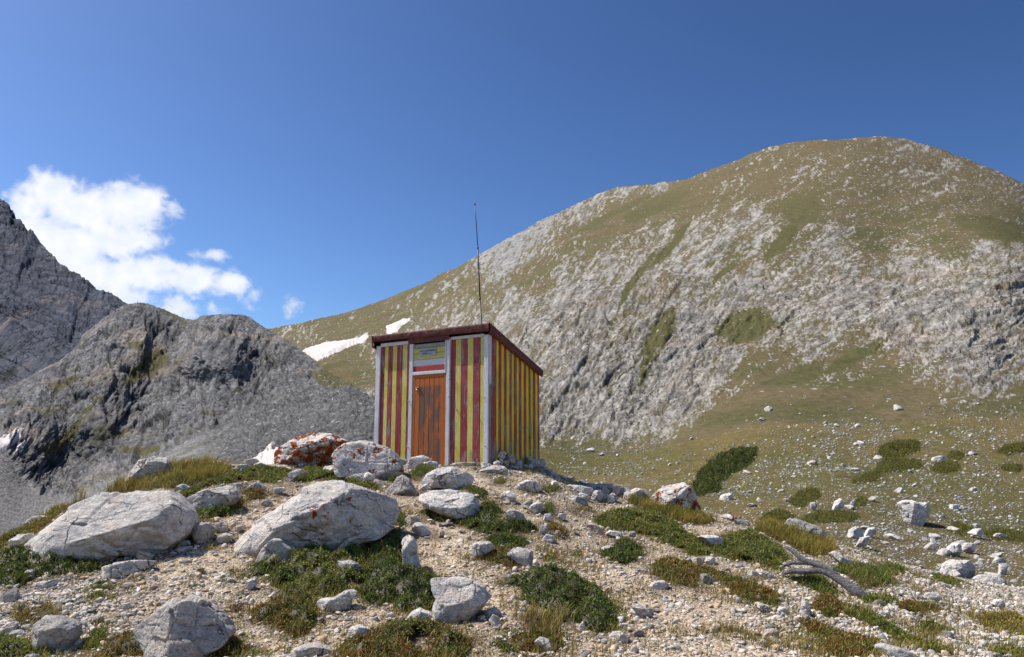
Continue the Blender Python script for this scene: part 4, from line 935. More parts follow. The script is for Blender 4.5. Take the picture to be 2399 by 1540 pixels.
# side wall, rough boards of unequal width
sc_px = [715, 735, 747, 761, 774, 788, 803, 815, 827, 840, 851, 864, 876, 889, 902, 912, 924, 936, 948, 957]
vs_ = [max(.03, sv_(hx(q))) for q in sc_px]; vs_[0] = .03
vs_ = [v * (DEP / vs_[-1]) for v in vs_]; vs_[0] = .03
b = Bld(); planks(b, vs_, [1 if i % 2 == 0 else 0 for i in range(len(vs_) - 1)], -.026, .012, .0, lambda x, y: ROOFH(y) - .07, along='y')
b.build('side_plank_wall', [M['yel_s'], M['red_s']], hut)
b = Bld(); planks(b, list(np.linspace(.03, DEP, 15)), [i % 2 for i in range(14)], -WID - .012, -WID + .026, .05, lambda x, y: ROOFH(y) - .07, along='y')
b.build('side_plank_wall', [M['yel_s'], M['red_s']], hut)
b = Bld(); planks(b, list(np.linspace(-WID, 0, 22)), [i % 2 for i in range(21)], DEP - .026, DEP + .012, .05, lambda x, y: ROOFH(y) - .09)
b.build('back_plank_wall', [M['yel_s'], M['red_s']], hut)
# corner trims
def trim(x0, x1, y0, y1, z0, z1, mat=None, name='corner_trim', **kw):
    b = Bld(); b.box(x0, x1, y0, y1, z0, z1, bev=.006, **kw); return b.build(name, mat or M['white'], hut)
trim(fu(hx(127)), fu(hx(148)), -.04, .012, .0, ZF - .03)
trim(fu(hx(680)), fu(hx(702)), -.04, .012, .0, ZF - .02)
trim(-.012, .02, -.004, .032, .0, 1.52, M['grey_v']); trim(-.012, .022, -.006, .034, 1.522, ZF - .03)
trim(-WID - .03, -WID - .008, .02, .05, .0, ZF - .2, M['grey_v'])
# white strips under the eaves and the sill along the bottom
trim(fu(hx(148)) + .003, fu(hx(297)), -.035, .0, ZF - .05, ZF + .02, M['white_h'], 'eaves_strip')
trim(fu(hx(507)), fu(hx(680)) - .003, -.035, .0, ZF - .05, ZF + .005, M['white_h'], 'eaves_strip')
trim(fu(hx(148)) + .003, fu(hx(299)) - .003, -.035, .02, .02, .075, M['white_h'], 'bottom_sill'); trim(fu(hx(510)), fu(hx(680)) - .003, -.035, .02, .02, .075, M['white_h'], 'bottom_sill')
# door surround
xl0, xl1, xr0, xr1 = fu(hx(299)), fu(hx(317)), fu(hx(488)), fu(hx(507))
ZL0, ZL1 = fz(hx(400), 448.6 + 931 * .461), fz(hx(400), 448.6 + 915 * .461)
zap = fz(hx(400), 448.6 + 768 * .461)
fr = Bld(); fr.box(xl0, xl1, -.05, .02, .0, zap - .0, bev=.006); fr.box(xr0, xr1 - .003, -.05, .02, .0, zap + .05, bev=.006)
fr.box(xr0 - .022, xr0 - .002, -.062, .0, ZL1 + .002, zap + .04, bev=.005)
fr.box(xl1 + .001, xr0 - .001, -.056, .01, ZL0, ZL1, bev=.006)
fr.build('door_frame', M['white'], hut)
tr = Bld(); zz = [fz(hx(400), 448.6 + q * .461) for q in (914, 886, 852, 822, 794, 772)]
for i, mi in enumerate((2, 1, 0, 0, 3)):
    tr.box(xl1 + .003, xr0 - .024, -.028 + (.004 if i % 2 else 0) + (.012 if i == 4 else 0), .02, zz[i] + .003, zz[i + 1] - .003, mi, jit=.002)
tr.build('transom_panel', [M['yel_h'], M['white_h'], M['red_h'], M['grey_w']], hut)
# door leaf: seven boards inside a thin edge strip
dx0, dx1 = xl1 + .014, xr0 - .004; dm = (dx0 + dx1) / 2; hw = (dx1 - dx0) / 2
door = Bld(); dz1 = ZL0 - .008; dz0 = .02
eb = .045
door.box(-hw, -hw + eb, -.03, .0, dz0, dz1); door.box(hw - eb, hw, -.03, .0, dz0, dz1)
door.box(-hw + eb + .001, hw - eb - .001, -.03, .0, dz1 - .05, dz1); door.box(-hw + eb + .001, hw - eb - .001, -.03, .0, dz0, dz0 + .04)
bw = np.linspace(-hw + eb + .002, hw - eb - .002, 7)
for i in range(6):
    door.box(bw[i] + .0015, bw[i + 1] - .0015, -.024 - random.uniform(0, .004), .0, dz0 + .041, dz1 - .052, bev=.005)
door = door.build('door', M['door'], hut, (dm, -.012, 0))
b = Bld(); lz = fz(hx(343), 448.6 + 1001 * .461); lx = fu(hx(343)) - dm
b.box(lx - .055, lx + .05, -.045, -.029, lz - .014, lz + .016, bev=.004); b.box(lx - .02, lx + .055, -.058, -.046, lz + .002, lz + .012, bev=.003)
la = b.build('latch', M['metal'], door)
b = Bld(); b.box(lx - .03, lx + .012, -.05, -.032, lz - .05, lz - .018, 0, bev=.008); b.build('padlock', M['brass'], la)
# sign plate
sx0, sx1 = fu(hx(356), 830), fu(hx(437), 830); sz0, sz1 = fz(hx(397), 448.6 + 836 * .461), fz(hx(397), 448.6 + 800 * .461)
sign = Bld(); sign.box(-(sx1 - sx0) / 2, (sx1 - sx0) / 2, -.004, .004, -(sz1 - sz0) / 2, (sz1 - sz0) / 2, bev=.0015)
sign = sign.build('sign_plate', M['plate'], hut, ((sx0 + sx1) / 2, -.042, (sz0 + sz1) / 2)); sign['label'] = 'grey metal name plate above the door'
sw_, sh_ = sx1 - sx0, sz1 - sz0
def text(body, x, z, size, parent, mat, bold=.0, name='lettering', sxx=1.0):
    cu = bpy.data.curves.new(name, 'FONT'); cu.body = body; cu.size = size; cu.align_x = 'LEFT'; cu.align_y = 'CENTER'; cu.offset = bold; cu.extrude = .0008
    to = bpy.data.objects.new(name, cu); COL.objects.link(to)
    bpy.context.view_layer.update()
    me = bpy.data.meshes.new_from_object(to.evaluated_get(bpy.context.evaluated_depsgraph_get()))
    bpy.data.objects.remove(to)
    xs__ = [v.co.x for v in me.vertices]; w0 = max(xs__) - min(xs__)
    for v in me.vertices:
        xx_, yy_, zz_ = v.co; v.co = (x + (xx_ - min(xs__)) * sxx / w0, -.0058 - zz_, z + yy_)
    o = obj(name, me, mat, parent); return o
text('Заслон', -sw_ * .47, sh_ * .17, sh_ * .30, sign, M['ink'], sxx=sw_ * .36)
text('КАЗАНА', -sw_ * .07, sh_ * .17, sh_ * .36, sign, M['ink'], .0012, sxx=sw_ * .53)
text('2445', -sw_ * .33, -sh_ * .20, sh_ * .36, sign, M['ink'], .0012, sxx=sw_ * .33)
text('м.н.в.', sw_ * .03, -sh_ * .20, sh_ * .24, sign, M['ink'], sxx=sw_ * .25)
# nails sticking out of the front boards
for (cx_, cy_s) in ((508, 920), (508, 938), (508, 957), (505, 1047), (545, 1113), (632, 1113), (686, 1050), (691, 1297), (511, 1262), (303, 1068), (303, 1300), (155, 935)):
    b = Bld()
    x_, z_ = fu(hx(cx_)), fz(hx(cx_), 448.6 + cy_s * .461)
    b.box(x_ - .008, x_ + .008, -.085, -.02, z_ - .008, z_ + .008, bev=.002); b.build('nail', M['galv'], hut)
# roof: sheet over the slope with folded front and side flaps
def roof_pt(x, y, dz=0): return (x, y, ROOFH(y) + dz)
OX, OYF, OYB = .07, .12, .015
V, Fq = [], []
nx_, ny_ = 40, 28
gx = np.linspace(-WID - OX, OX, nx_); gy = np.linspace(-OYF, DEP + OYB, ny_)
GX, GY = np.meshgrid(gx, gy)
wob = .006 * fbm(np.stack([GX.ravel() * 3, GY.ravel() * 3, 0 * GX.ravel()], -1), 3, 401).reshape(GX.shape)
top = np.stack([GX, GY, ROOFH(GY) + .022 + wob], -1); und = np.stack([GX, GY, ROOFH(GY) - .025 + 0 * GX], -1)
nv = nx_ * ny_
ft = grid_faces(ny_, nx_); fb_ = ft[:, ::-1] + nv
A = np.arange(nv).reshape(ny_, nx_)
def side(ids): return np.stack([ids[:-1], ids[:-1] + nv, ids[1:] + nv, ids[1:]], -1)
fs = np.concatenate([ft, fb_, side(A[0, ::-1]), side(A[-1]), side(A[:, 0]), side(A[::-1, -1])])
roof = obj('roof', mesh_np('roof', np.concatenate([top.reshape(-1, 3), und.reshape(-1, 3)]), fs, smooth=False), M['roof'], hut)
def flap(name, p0, p1, drop0, drop1, thick, n=40, lip=.012, seed=0, out=(0, -1, 0)):
    """a bent metal edge hanging from p0..p1"""
    tt = np.linspace(0, 1, n)[:, None]; p0, p1 = np.array(p0), np.array(p1)
    base = p0 + (p1 - p0) * tt; out = np.array(out, float)
    w_ = .009 * fbm(np.concatenate([tt * 14, 0 * tt, 0 * tt + seed], 1), 3, seed)[:, None]; w2 = .008 * fbm(np.concatenate([tt * 20, 0 * tt + 3, 0 * tt + seed], 1), 3, seed + 2)[:, None]
    dr = drop0 + (drop1 - drop0) * tt
    dn = np.array([0, 0, -1.0])
    prof = [base + out * -.03 + dn * -.03, base + out * (thick * .6 + w_) + dn * -.032, base + out * (thick + w_) + dn * -.012, base + out * (thick * .9 + w_) + dn * .022, base + out * (thick * .75 + w_ * .5) + dn * (dr * .55), base + out * (thick * .5 + w2) + dn * (dr + w2), base + out * (-.03) + dn * (dr + w2)]
    Vv = np.stack(prof, 1).reshape(-1, 3); m_ = len(prof)
    f = grid_faces(n, m_)
    cap0 = np.array([[0, 1, 2, 3], [0, 3, 4, 6], [4, 5, 6, 6]])[:2]; 
    return obj(name, mesh_np(name, Vv, [f, cap0, cap0[:, ::-1] + (n - 1) * m_]), M['roof'], roof)
yF = -OYF; zF = ROOFH(yF)
flap('front_flashing', (-WID - OX, yF, zF), (OX, yF, zF), .085, .115, .03, 60, seed=3)
flap('side_flashing', (OX, yF + .002, zF + .002), (OX, DEP + OYB, ROOFH(DEP + OYB) + .002), .15, .10, .028, 50, seed=7, out=(1, 0, 0))
flap('side_flashing', (-WID - OX, yF + .002, zF + .002), (-WID - OX, DEP + OYB, ROOFH(DEP + OYB) + .002), .20, .12, .03, 50, seed=9, out=(-1, 0, 0))
ap = Bld(); ap.box(xl0 - .01, xr1 - .004, -.085, -.065, zap, zF - .03, bev=.003); ap.build('door_apron', M['roof'], roof)

# mast standing just behind the hut
def tube(points, radii, seg=12, noise=0, seed=0, cap=True):
    P_ = np.array(points, float); n = len(P_); R_ = np.array(radii, float)
    T_ = np.gradient(P_, axis=0); T_ /= np.linalg.norm(T_, axis=1, keepdims=True)
    ref = np.array([.13, .97, .2]); U_ = np.cross(T_, ref); U_ /= np.linalg.norm(U_, axis=1, keepdims=True); W_ = np.cross(T_, U_)
    a = np.linspace(0, 2 * PI, seg, endpoint=False)
    ring = U_[:, None] * np.cos(a)[None, :, None] + W_[:, None] * np.sin(a)[None, :, None]
    rr = np.broadcast_to(R_[:, None], (n, seg)).copy()
    if noise:
        q = (P_[:, None] * 2.2 + ring * 1.4).reshape(-1, 3); rr = rr * (1 + noise * ridged(np.concatenate([q[:, :1] * .6, q[:, 1:] * 1], 1), 4, seed).reshape(n, seg))
    V_ = (P_[:, None] + ring * rr[..., None]).reshape(-1, 3)
    A_ = np.arange(n * seg).reshape(n, seg); B_ = np.roll(A_, -1, 1)
    f = np.stack([A_[:-1], B_[:-1], B_[1:], A_[1:]], -1).reshape(-1, 4)
    V_ = np.concatenate([V_, P_[:1], P_[-1:]]); k = n * seg
    tri = np.concatenate([np.stack([B_[0], A_[0], np.full(seg, k)], -1), np.stack([A_[-1], B_[-1], np.full(seg, k + 1)], -1)])
    return V_, f, tri
def merge(parts):
    V_, Q_, T_ = [], [], []; b_ = 0
    for v, q, tr_ in parts:
        V_.append(v); Q_.append(q + b_); T_.append(tr_ + b_); b_ += len(v)
    return np.concatenate(V_), [np.concatenate(Q_), np.concatenate(T_)]
my = 16.75
def mp_(px, py): a, s = ray(px, py); return np.array([float(a) * my, my, float(s) * my])
mt_, mj, mj2, mb = mp_(1112.5, 478), mp_(1119.5, 580), mp_(1124.5, 700), mp_(1127.5, 758)
dirn = (mb - mj2); mbase = mb + dirn / dirn[2] * (float(H(mb[0], my)) - .05 - mb[2])
mast = empty('mast', tuple(mbase), 'thin dark metal mast rising behind the hut roof', 'mast')
for p_, q_, r0, r1 in ((mbase, mj2, .019, .017), (mj2, mj, .0145, .0135), (mj, mt_, .0105, .008)):
    v, f, tr_ = tube([p_ - mbase, (p_ + q_) / 2 - mbase, q_ - mbase], [r0, (r0 + r1) / 2, r1], 10)
    obj('mast_section', mesh_np('mast_section', v, [f, tr_]), M['metal'], mast)
for q_, r0 in ((mj2, .021), (mj, .017), (mt_, .013)):
    v, f, tr_ = tube([q_ - mbase - [0, 0, .035], q_ - mbase, q_ - mbase + [0, 0, .03]], [r0, r0, r0 * .8], 10)
    obj('collar', mesh_np('collar', v, [f, tr_]), M['metal'], mast)
# ------------------------------------------------------------------ boulders and stones
def outline_R(pts2, th, smooth=3):
    """radius of a star-shaped outline around the origin, for angles th"""
    p = np.array(pts2); n = len(p); R = np.zeros(len(th)); d = np.stack([np.cos(th), np.sin(th)], -1)
    for i in range(n):
        a, b = p[i], p[(i + 1) % n]; e = b - a
        den = d[:, 0] * e[1] - d[:, 1] * e[0]
        with np.errstate(divide='ignore', invalid='ignore'):
            t_ = (a[0] * e[1] - a[1] * e[0]) / den; s_ = (a[0] * d[:, 1] - a[1] * d[:, 0]) / den
        ok = (t_ > 0) & (s_ >= -1e-6) & (s_ <= 1 + 1e-6) & np.isfinite(t_)
        R = np.where(ok, np.maximum(R, t_), R)
    R = np.where(R <= 0, np.median(R[R > 0]) * .5, R)
    k = np.exp(-np.linspace(-1.6, 1.6, 2 * smooth + 1) ** 2); k /= k.sum()
    return np.convolve(np.concatenate([R[-smooth:], R, R[:smooth]]), k, 'valid')
ROCKS = []
TOPFACE = {'great flat pale slab on the left slope, the widest rock on the left': [(-.05, -.62, .78, .62), (.75, -.6, .1, .80), (.35, -.85, -.25, .72)],
 'flat topped pale slab in the dark curved mat below the hut door': [(0, -.55, .83, .66)], 'broad low grey slab lying beside the gravel path right of the deep green mat': [(-.1, -.7, .7, .66)],
 'blue grey pyramid shaped boulder split by a mossy crack at the bottom left': [(-.55, -.8, .25, .6), (.5, -.75, .45, .6)]}
def boulder(pts, label, mat='rock', thick=.45, lip=(0, -.12), sub=4, cuts=7, seed=None, depth=None, rough=1.0, name='boulder', cat='rock', group=None, sink=.10, surf=None):
    pts = np.array(pts, float)
    seed = len(ROCKS) * 13 + 5 if seed is None else seed
    r = np.random.default_rng(seed)
    if depth is None:
        low = pts[pts[:, 1] > pts[:, 1].max() - .25 * np.ptp(pts[:, 1])]
        if surf is None: base = ground_at([low[:, 0].mean()], [pts[:, 1].max()])[0]
        else: base = surf.at([low[:, 0].mean()], [pts[:, 1].max()])[0]
        yb = base[1]
    else: yb = depth
    wid = np.ptp(pts[:, 0]) / F * yb; hei = np.ptp(pts[:, 1]) / F * yb
    T = thick * math.sqrt(wid * min(wid, 2.2 * hei)) * .62
    yc = yb + T * .55
    a, s = ray(pts[:, 0], pts[:, 1]); p2 = np.stack([a * yc, s * yc], -1)
    c = (p2.max(0) + p2.min(0)) / 2 * .5 + p2.mean(0) * .5
    q = p2 - c
    q[:, 1] = np.where(q[:, 1] < 0, q[:, 1] * (1 + 2 * sink), q[:, 1])
    nth = 240; th = np.linspace(-PI, PI, nth, endpoint=False); R = outline_R(q, th)
    v, f = ICO[sub]
    ang = np.arctan2(v[:, 2], v[:, 0]); rho = np.hypot(v[:, 0], v[:, 2])
    rad = np.interp(ang, np.append(th, PI), np.append(R, R[0])) * np.where(rho > 0, rho ** .66, 0)
    fr = np.clip(-v[:, 1], 0, 1) ** 1.4
    X = np.cos(ang) * rad + fr * lip[0] * wid * .5; Z = np.sin(ang) * rad + fr * lip[1] * hei; Yd = np.sign(v[:, 1]) * np.abs(v[:, 1]) ** .9 * T
    W = np.stack([X, Yd, Z], -1)
    for dx_, dy_, dz_, k0 in TOPFACE.get(label, ()):
        d = np.array([dx_, dy_, dz_]); d /= np.linalg.norm(d); pr = W @ d; W = W - np.outer(np.maximum(pr - pr.max() * k0, 0) * .97, d)
    for ic in range(cuts if label not in TOPFACE else 0):            # broken faces on the side one can see
        if ic == 0 and any(w in label for w in ('point', 'pyramid', 'upright', 'triangular', 'peaked', 'sharp', 'jagged', 'heap')): continue
        if ic == 0: d = np.array([r.normal(-.05, .15), -.50, .86]); k0 = r.uniform(.74, .82)
        elif ic == 1: d = np.array([r.normal(.12, .25), -1.0, r.normal(-.15, .12)]); k0 = r.uniform(.52, .66)
        else: d = np.array([r.normal(0, .6), -abs(r.normal(.95, .3)), r.normal(.08, .42)]); k0 = r.uniform(.55, .84)
        d /= np.linalg.norm(d); pr = W @ d; k = pr.max() * k0
        W = W - np.outer(np.maximum(pr - k, 0) * .97, d)
    S_ = math.sqrt(wid * hei)
    n = W / (np.linalg.norm(W, axis=1, keepdims=True) + 1e-9)
    fa, ga = facet(W / (S_ * .34) + seed, seed, .55)
    dsp = .050 * fbm(W / (S_ * .45) + seed, 4, seed, .6) + .055 * fa - .03 * sstep(.08, 0, ga)
    bdir = np.array([r.normal(.3, .15), .25, .9]); bdir /= np.linalg.norm(bdir)
    bq = (W @ bdir) / (S_ * .17) + 1.1 * fbm(W / (S_ * .6) + seed * 1.7, 2, seed + 5)
    bf = np.abs(bq - np.floor(bq) - .5); lay = (np.floor(bq) * 7919 % 5) / 5 - .4
    dsp = dsp + .018 * lay - .022 * sstep(.09, .0, bf) * (fbm(W / (S_ * .4) + 3.3, 2, seed + 8) > -.1)
    if sub >= 4: dsp = dsp + .016 * ridged(W / (S_ * .10) * [1, 1, 2.2] + seed, 3, seed + 3, .6)
    W = W + n * (dsp * S_ * rough * .75)[:, None]
    me = mesh_np(name, W, f, smooth=True)
    o = obj(name, me, M[mat]); o.location = (c[0], yc, c[1])
    ROCKS.append(o)
    return tag(o, label, cat, group)
def blob(cx, cy, w_, h_, seed):
    r = np.random.default_rng(seed); n = 9; th = np.linspace(0, 2 * PI, n, endpoint=False) + r.uniform(-.25, .25, n)
    k = r.uniform(.78, 1.12, n)
    return [(cx + .5 * w_ * k[i] * math.cos(th[i]), cy + .5 * h_ * k[i] * math.sin(th[i])) for i in range(n)]

B = lambda k, pts, label, mat='rock', **kw: boulder(K(k, pts), label, mat, **kw)
# --- the great ones
B('L', [(125,845),(180,770),(330,650),(480,540),(560,490),(680,428),(860,410),(960,420),(1140,416),(1190,450),(1240,500),(1310,580),(1322,630),(1285,700),(1200,765),(1090,805),(950,795),(870,780),(700,830),(560,870),(400,880),(240,870)], 'great flat pale slab on the left slope, the widest rock on the left', 'rock', thick=.55, lip=(.15, -.12), sub=5, cuts=4, rough=.6)
B('C', [(45,775),(110,710),(200,640),(300,570),(380,540),(460,470),(530,440),(560,400),(640,366),(740,356),(830,360),(900,378),(1000,413),(1110,438),(1160,468),(1192,530),(1188,600),(1140,655),(1060,700),(960,730),(860,770),(760,795),(660,790),(560,760),(480,760),(420,780),(330,795),(230,815),(120,805)], 'huge grey boulder with orange lichen dots in the middle of the slope below the hut', 'rock_spot', thick=.60, lip=(.10, -.12), sub=5, cuts=4, rough=.75)
B('C', [(370,195),(376,150),(400,113),(460,68),(540,33),(640,20),(740,33),(820,66),(850,90),(800,130),(775,170),(770,225),(720,245),(620,255),(520,252),(440,240),(380,225)], 'rounded boulder with its face covered in rust orange lichen, left of the hut', 'rock_lichen', thick=.7, lip=(-.05, -.12), sub=5, cuts=5)
B('C', [(758,172),(788,128),(850,86),(920,72),(1010,82),(1110,112),(1170,148),(1203,200),(1228,260),(1218,305),(1140,352),(1060,352),(1000,325),(940,310),(860,300),(800,285),(765,235)], 'white boulder with patches of orange lichen touching the left front of the hut', 'rock_lichen_some', thick=.75, lip=(-.1, -.12), sub=5, cuts=6)
B('L', [(900,1362),(950,1310),(1010,1268),(1090,1200),(1180,1148),(1280,1134),(1370,1158),(1440,1200),(1500,1270),(1592,1372),(1520,1440),(1430,1480),(1380,1530),(1280,1560),(1180,1560),(1080,1520),(960,1450)], 'blue grey pyramid shaped boulder split by a mossy crack at the bottom left', 'rock_grey', thick=.65, lip=(.05, -.12), sub=5, cuts=6)
B('L', [(248,1312),(300,1270),(380,1258),(450,1285),(522,1330),(522,1400),(490,1470),(400,1520),(300,1500),(252,1422)], 'round dark grey stone near the bottom left corner', 'rock_grey', thick=.8, lip=(-.1, -.1), sub=4, cuts=3)
B('C', [(1400,1020),(1480,998),(1600,1003),(1700,1018),(1760,1048),(1822,1130),(1780,1170),(1700,1242),(1600,1288),(1520,1302),(1440,1285),(1412,1232),(1430,1180),(1460,1120),(1440,1060)], 'broad low grey slab lying beside the gravel path right of the deep green mat', 'rock', thick=.55, lip=(-.1, -.15), sub=5, cuts=4, rough=.7)
B('C', [(1193,750),(1215,713),(1260,702),(1297,730),(1312,790),(1332,880),(1362,968),(1300,975),(1225,960),(1220,860),(1214,790)], 'upright narrow grey stone standing in the deep green mat', 'rock', thick=.7, lip=(0, -.1), sub=4, cuts=4)
B('C', [(203,908),(240,840),(280,780),(340,733),(400,743),(470,800),(522,852),(470,890),(360,900),(280,920)], 'grey triangular stone at the lower left foot of the huge central boulder', 'rock_grey', thick=.7, lip=(0, -.12), sub=4)
B('C', [(1328,460),(1350,438),(1430,408),(1540,403),(1590,413),(1700,438),(1738,490),(1732,560),(1690,600),(1620,612),(1560,590),(1480,560),(1410,525),(1350,505)], 'flat topped pale slab in the dark curved mat below the hut door', 'rock_warm', thick=.6, lip=(.1, -.12), sub=5, cuts=4)
B('C', [(1352,352),(1380,300),(1450,258),(1540,248),(1640,273),(1703,320),(1692,352),(1640,375),(1600,400),(1550,385),(1470,372),(1400,382)], 'cream boulder with a hollow underside in front of the doorstep', 'rock_warm', thick=.7, lip=(.05, -.12), sub=5, cuts=5)
B('M', [(1146,490),(1180,440),(1250,400),(1320,368),(1375,357),(1412,368),(1452,420),(1494,500),(1514,562),(1440,575),(1370,562),(1320,545),(1280,515),(1220,500)], 'pointed white rock splashed with orange lichen on the crest right of the hut', 'rock_lichen_some', thick=.7, lip=(.35, -.12), sub=5, cuts=5)
B('L', [(858,335),(908,250),(958,198),(1040,183),(1122,186),(1143,215),(1135,285),(1085,345),(960,370),(890,360)], 'pale ribbed boulder with orange streaks on the left crest', 'rock_spot', thick=.7, lip=(.05, -.12), sub=5, cuts=5)
B('L', [(1218,478),(1330,428),(1450,393),(1530,373),(1612,398),(1628,450),(1560,515),(1400,555),(1300,545),(1240,515)], 'smaller pale slab just right of the great left slab', 'rock', thick=.6, lip=(0, -.12), sub=4, cuts=4)
# --- at the hut door
B('C', [(1218,275),(1255,215),(1280,180),(1350,168),(1400,188),(1420,215),(1395,255),(1300,272)], 'rounded cream stone leaning on the hut door frame', 'rock_warm', thick=.8, sub=4, depth=14.15)
B('C', [(1285,268),(1330,232),(1400,208),(1452,212),(1470,240),(1440,262),(1380,278)], 'long low cream stone overlapping the foot of the door', 'rock_warm', thick=.8, sub=4, depth=13.95)
B('C', [(1490,258),(1560,222),(1650,215),(1745,218),(1780,262),(1700,285),(1600,275)], 'flat grey brown doorstep slab under the right front wall', 'rock_tan', thick=.8, lip=(0, 0), sub=4, depth=14.05, cuts=9)
B('C', [(1688,305),(1750,265),(1840,240),(1900,243),(1962,290),(2010,365),(1900,372),(1800,345),(1740,322)], 'sloping white rock with a rusty streak at the hut corner', 'rock_spot', thick=.7, sub=5, depth=13.5)
B('C', [(1775,355),(1790,310),(1850,312),(1920,330),(1890,368),(1820,372)], 'low pale rock just in front of the white rock at the hut corner', 'rock_pale', thick=.7, depth=13.2)
B('C', [(1966,395),(2010,353),(2080,333),(2142,348),(2169,400),(2100,420),(2000,412)], 'pale domed rock right of the hut corner stones', 'rock_pale', thick=.7)
B('C', [(1108,412),(1150,360),(1180,318),(1215,303),(1262,325),(1312,400),(1328,432),(1250,442),(1170,432)], 'grey pyramid stone below the white lichen boulder', 'rock_grey', thick=.75)
B('C', [(948,345),(960,298),(985,283),(1032,310),(1018,348),(980,362)], 'small white pointed stone left of the grey pyramid stone', 'rock_pale', thick=.8)
B('C', [(1013,347),(1030,328),(1080,343),(1124,372),(1080,386)], 'brown flat stone lying beside the small white pointed stone', 'rock_tan', thick=.8)
B('C', [(432,345),(440,290),(480,268),(545,262),(560,285),(500,310),(480,350)], 'grey flat stone lodged in the narrow green mat', 'rock', thick=.6)
B('C', [(660,300),(690,245),(740,238),(790,260),(805,285),(760,290),(700,310)], 'pale stone at the foot of the orange lichen boulder', 'rock_pale', thick=.7)
B('L', [(1650,222),(1680,195),(1740,188),(1762,210),(1700,232)], 'grey domed stone on the crest left of the orange lichen boulder', 'rock', thick=.8)
B('L', [(1708,262),(1730,225),(1770,215),(1820,250),(1790,272),(1740,275)], 'cream stone below the grey domed stone on the crest', 'rock_warm', thick=.8)
B('L', [(1820,262),(1850,235),(1930,235),(1990,262),(1930,275),(1860,275)], 'flat cream stone under the orange lichen boulder', 'rock_warm', thick=.7)
B('L', [(1395,240),(1420,205),(1480,205),(1560,225),(1610,245),(1500,262)], 'low white slab on the left crest behind the ochre grass', 'rock_pale', thick=.6)
B('L', [(1590,258),(1620,232),(1690,228),(1720,262),(1660,278)], 'white flat rock on the crest between two cream stones', 'rock_pale', thick=.7)
# --- left slope, smaller
B('L', [(1178,412),(1210,375),(1240,360),(1292,385),(1282,414),(1230,424)], 'small pale stone in the ochre grass', 'rock', thick=.8)
B('L', [(1550,378),(1590,355),(1640,362),(1645,388),(1590,395)], 'dark flat stone behind the smaller pale slab', 'rock_grey', thick=.8)
B('L', [(1676,392),(1710,360),(1745,348),(1804,387),(1790,405),(1700,404)], 'grey wedge stone on the dark soil bank', 'rock', thick=.8)
B('L', [(1832,420),(1870,388),(1930,387),(1945,403),(1880,430)], 'flat white stone lying on the gravel above the huge boulder', 'rock_pale', thick=.8)
B('L', [(1773,503),(1790,474),(1820,466),(1848,490),(1842,516),(1790,521)], 'round pale cobble on the path left of the huge boulder', 'rock', thick=.9)
B('L', [(1278,642),(1340,626),(1420,616),(1453,660),(1443,722),(1380,774),(1320,756),(1288,705)], 'square grey block at the right end of the great left slab', 'rock_grey', thick=.8, cuts=9)
B('L', [(1463,763),(1480,720),(1530,696),(1574,710),(1568,748),(1510,777)], 'smooth cream cobble right of the square grey block', 'rock_warm', thick=.8)
B('L', [(1440,662),(1480,628),(1510,613),(1548,640),(1548,695),(1490,697)], 'small pale heap stone above the smooth cream cobble', 'rock', thick=.8)
B('L', [(1573,685),(1590,655),(1660,637),(1668,662),(1600,700)], 'long tan stone on the gravel left of the huge boulder', 'rock_tan', thick=.8)
B('L', [(603,832),(620,800),(655,793),(690,815),(770,803),(798,850),(750,890),(680,908),(640,880)], 'white jagged stone below the brownish hump', 'rock_pale', thick=.7)
B('L', [(843,843),(850,800),(880,783),(914,815),(892,846)], 'small dark stone under the great left slab', 'rock_grey', thick=.8)
B('L', [(926,813),(935,770),(960,773),(1022,822),(980,824)], 'small grey wedge touching the underside of the great left slab', 'rock', thick=.8)
B('L', [(923,855),(935,813),(1000,828),(1034,860),(1028,892),(970,886)], 'tan block on the gravel below the great left slab', 'rock_tan', thick=.8, cuts=9)
B('L', [(676,995),(700,950),(680,928),(770,903),(890,883),(1050,888),(1060,908),(960,945),(820,978),(750,1008)], 'long flat pale slab half buried in gravel on the left', 'rock', thick=.6, lip=(0, -.1))
B('L', [(1198,770),(1220,746),(1280,748),(1294,776),(1240,790)], 'cream cobble under the right end of the great left slab', 'rock_warm', thick=.8)
B('L', [(1178,815),(1220,790),(1300,783),(1305,822),(1240,836)], 'grey oval stone below the cream cobble', 'rock', thick=.8)
B('L', [(210,1072),(220,1038),(380,1010),(405,1030),(330,1065),(240,1086)], 'white flat slab at the lower edge of the left shrub mat', 'rock_pale', thick=.7)
B('L', [(373,1053),(400,1033),(464,1038),(444,1062)], 'thin grey stone at the tip of the white flat slab', 'rock', thick=.8)
B('L', [(132,995),(180,948),(225,948),(234,1002),(170,1016)], 'grey stone poking through the left shrub mat', 'rock', thick=.8)
B('L', [(-20,1380),(20,1328),(80,1298),(114,1310),(92,1352),(20,1388)], 'grey stone cut by the left edge of the picture', 'rock', thick=.8)
B('L', [(58,1404),(80,1363),(130,1353),(163,1385),(152,1414),(90,1426)], 'pale stone in the bottom left corner mat', 'rock', thick=.8)
B('L', [(1658,1064),(1680,1013),(1730,1008),(1749,1040),(1700,1080)], 'white stone at the left edge of the wide central mat', 'rock_pale', thick=.8)
B('L', [(1528,1022),(1550,998),(1598,1010),(1584,1034),(1540,1037)], 'small grey oval stone on the middle of the left gravel', 'rock', thick=.8)
B('L', [(832,1064),(850,1033),(890,1028),(924,1055),(904,1080),(855,1083)], 'tan rounded stone on the left gravel', 'rock_tan', thick=.8)
B('L', [(1013,1080),(1030,1048),(1068,1053),(1064,1084),(1025,1090)], 'tan pebble stone right of the tan rounded stone', 'rock_tan', thick=.8)
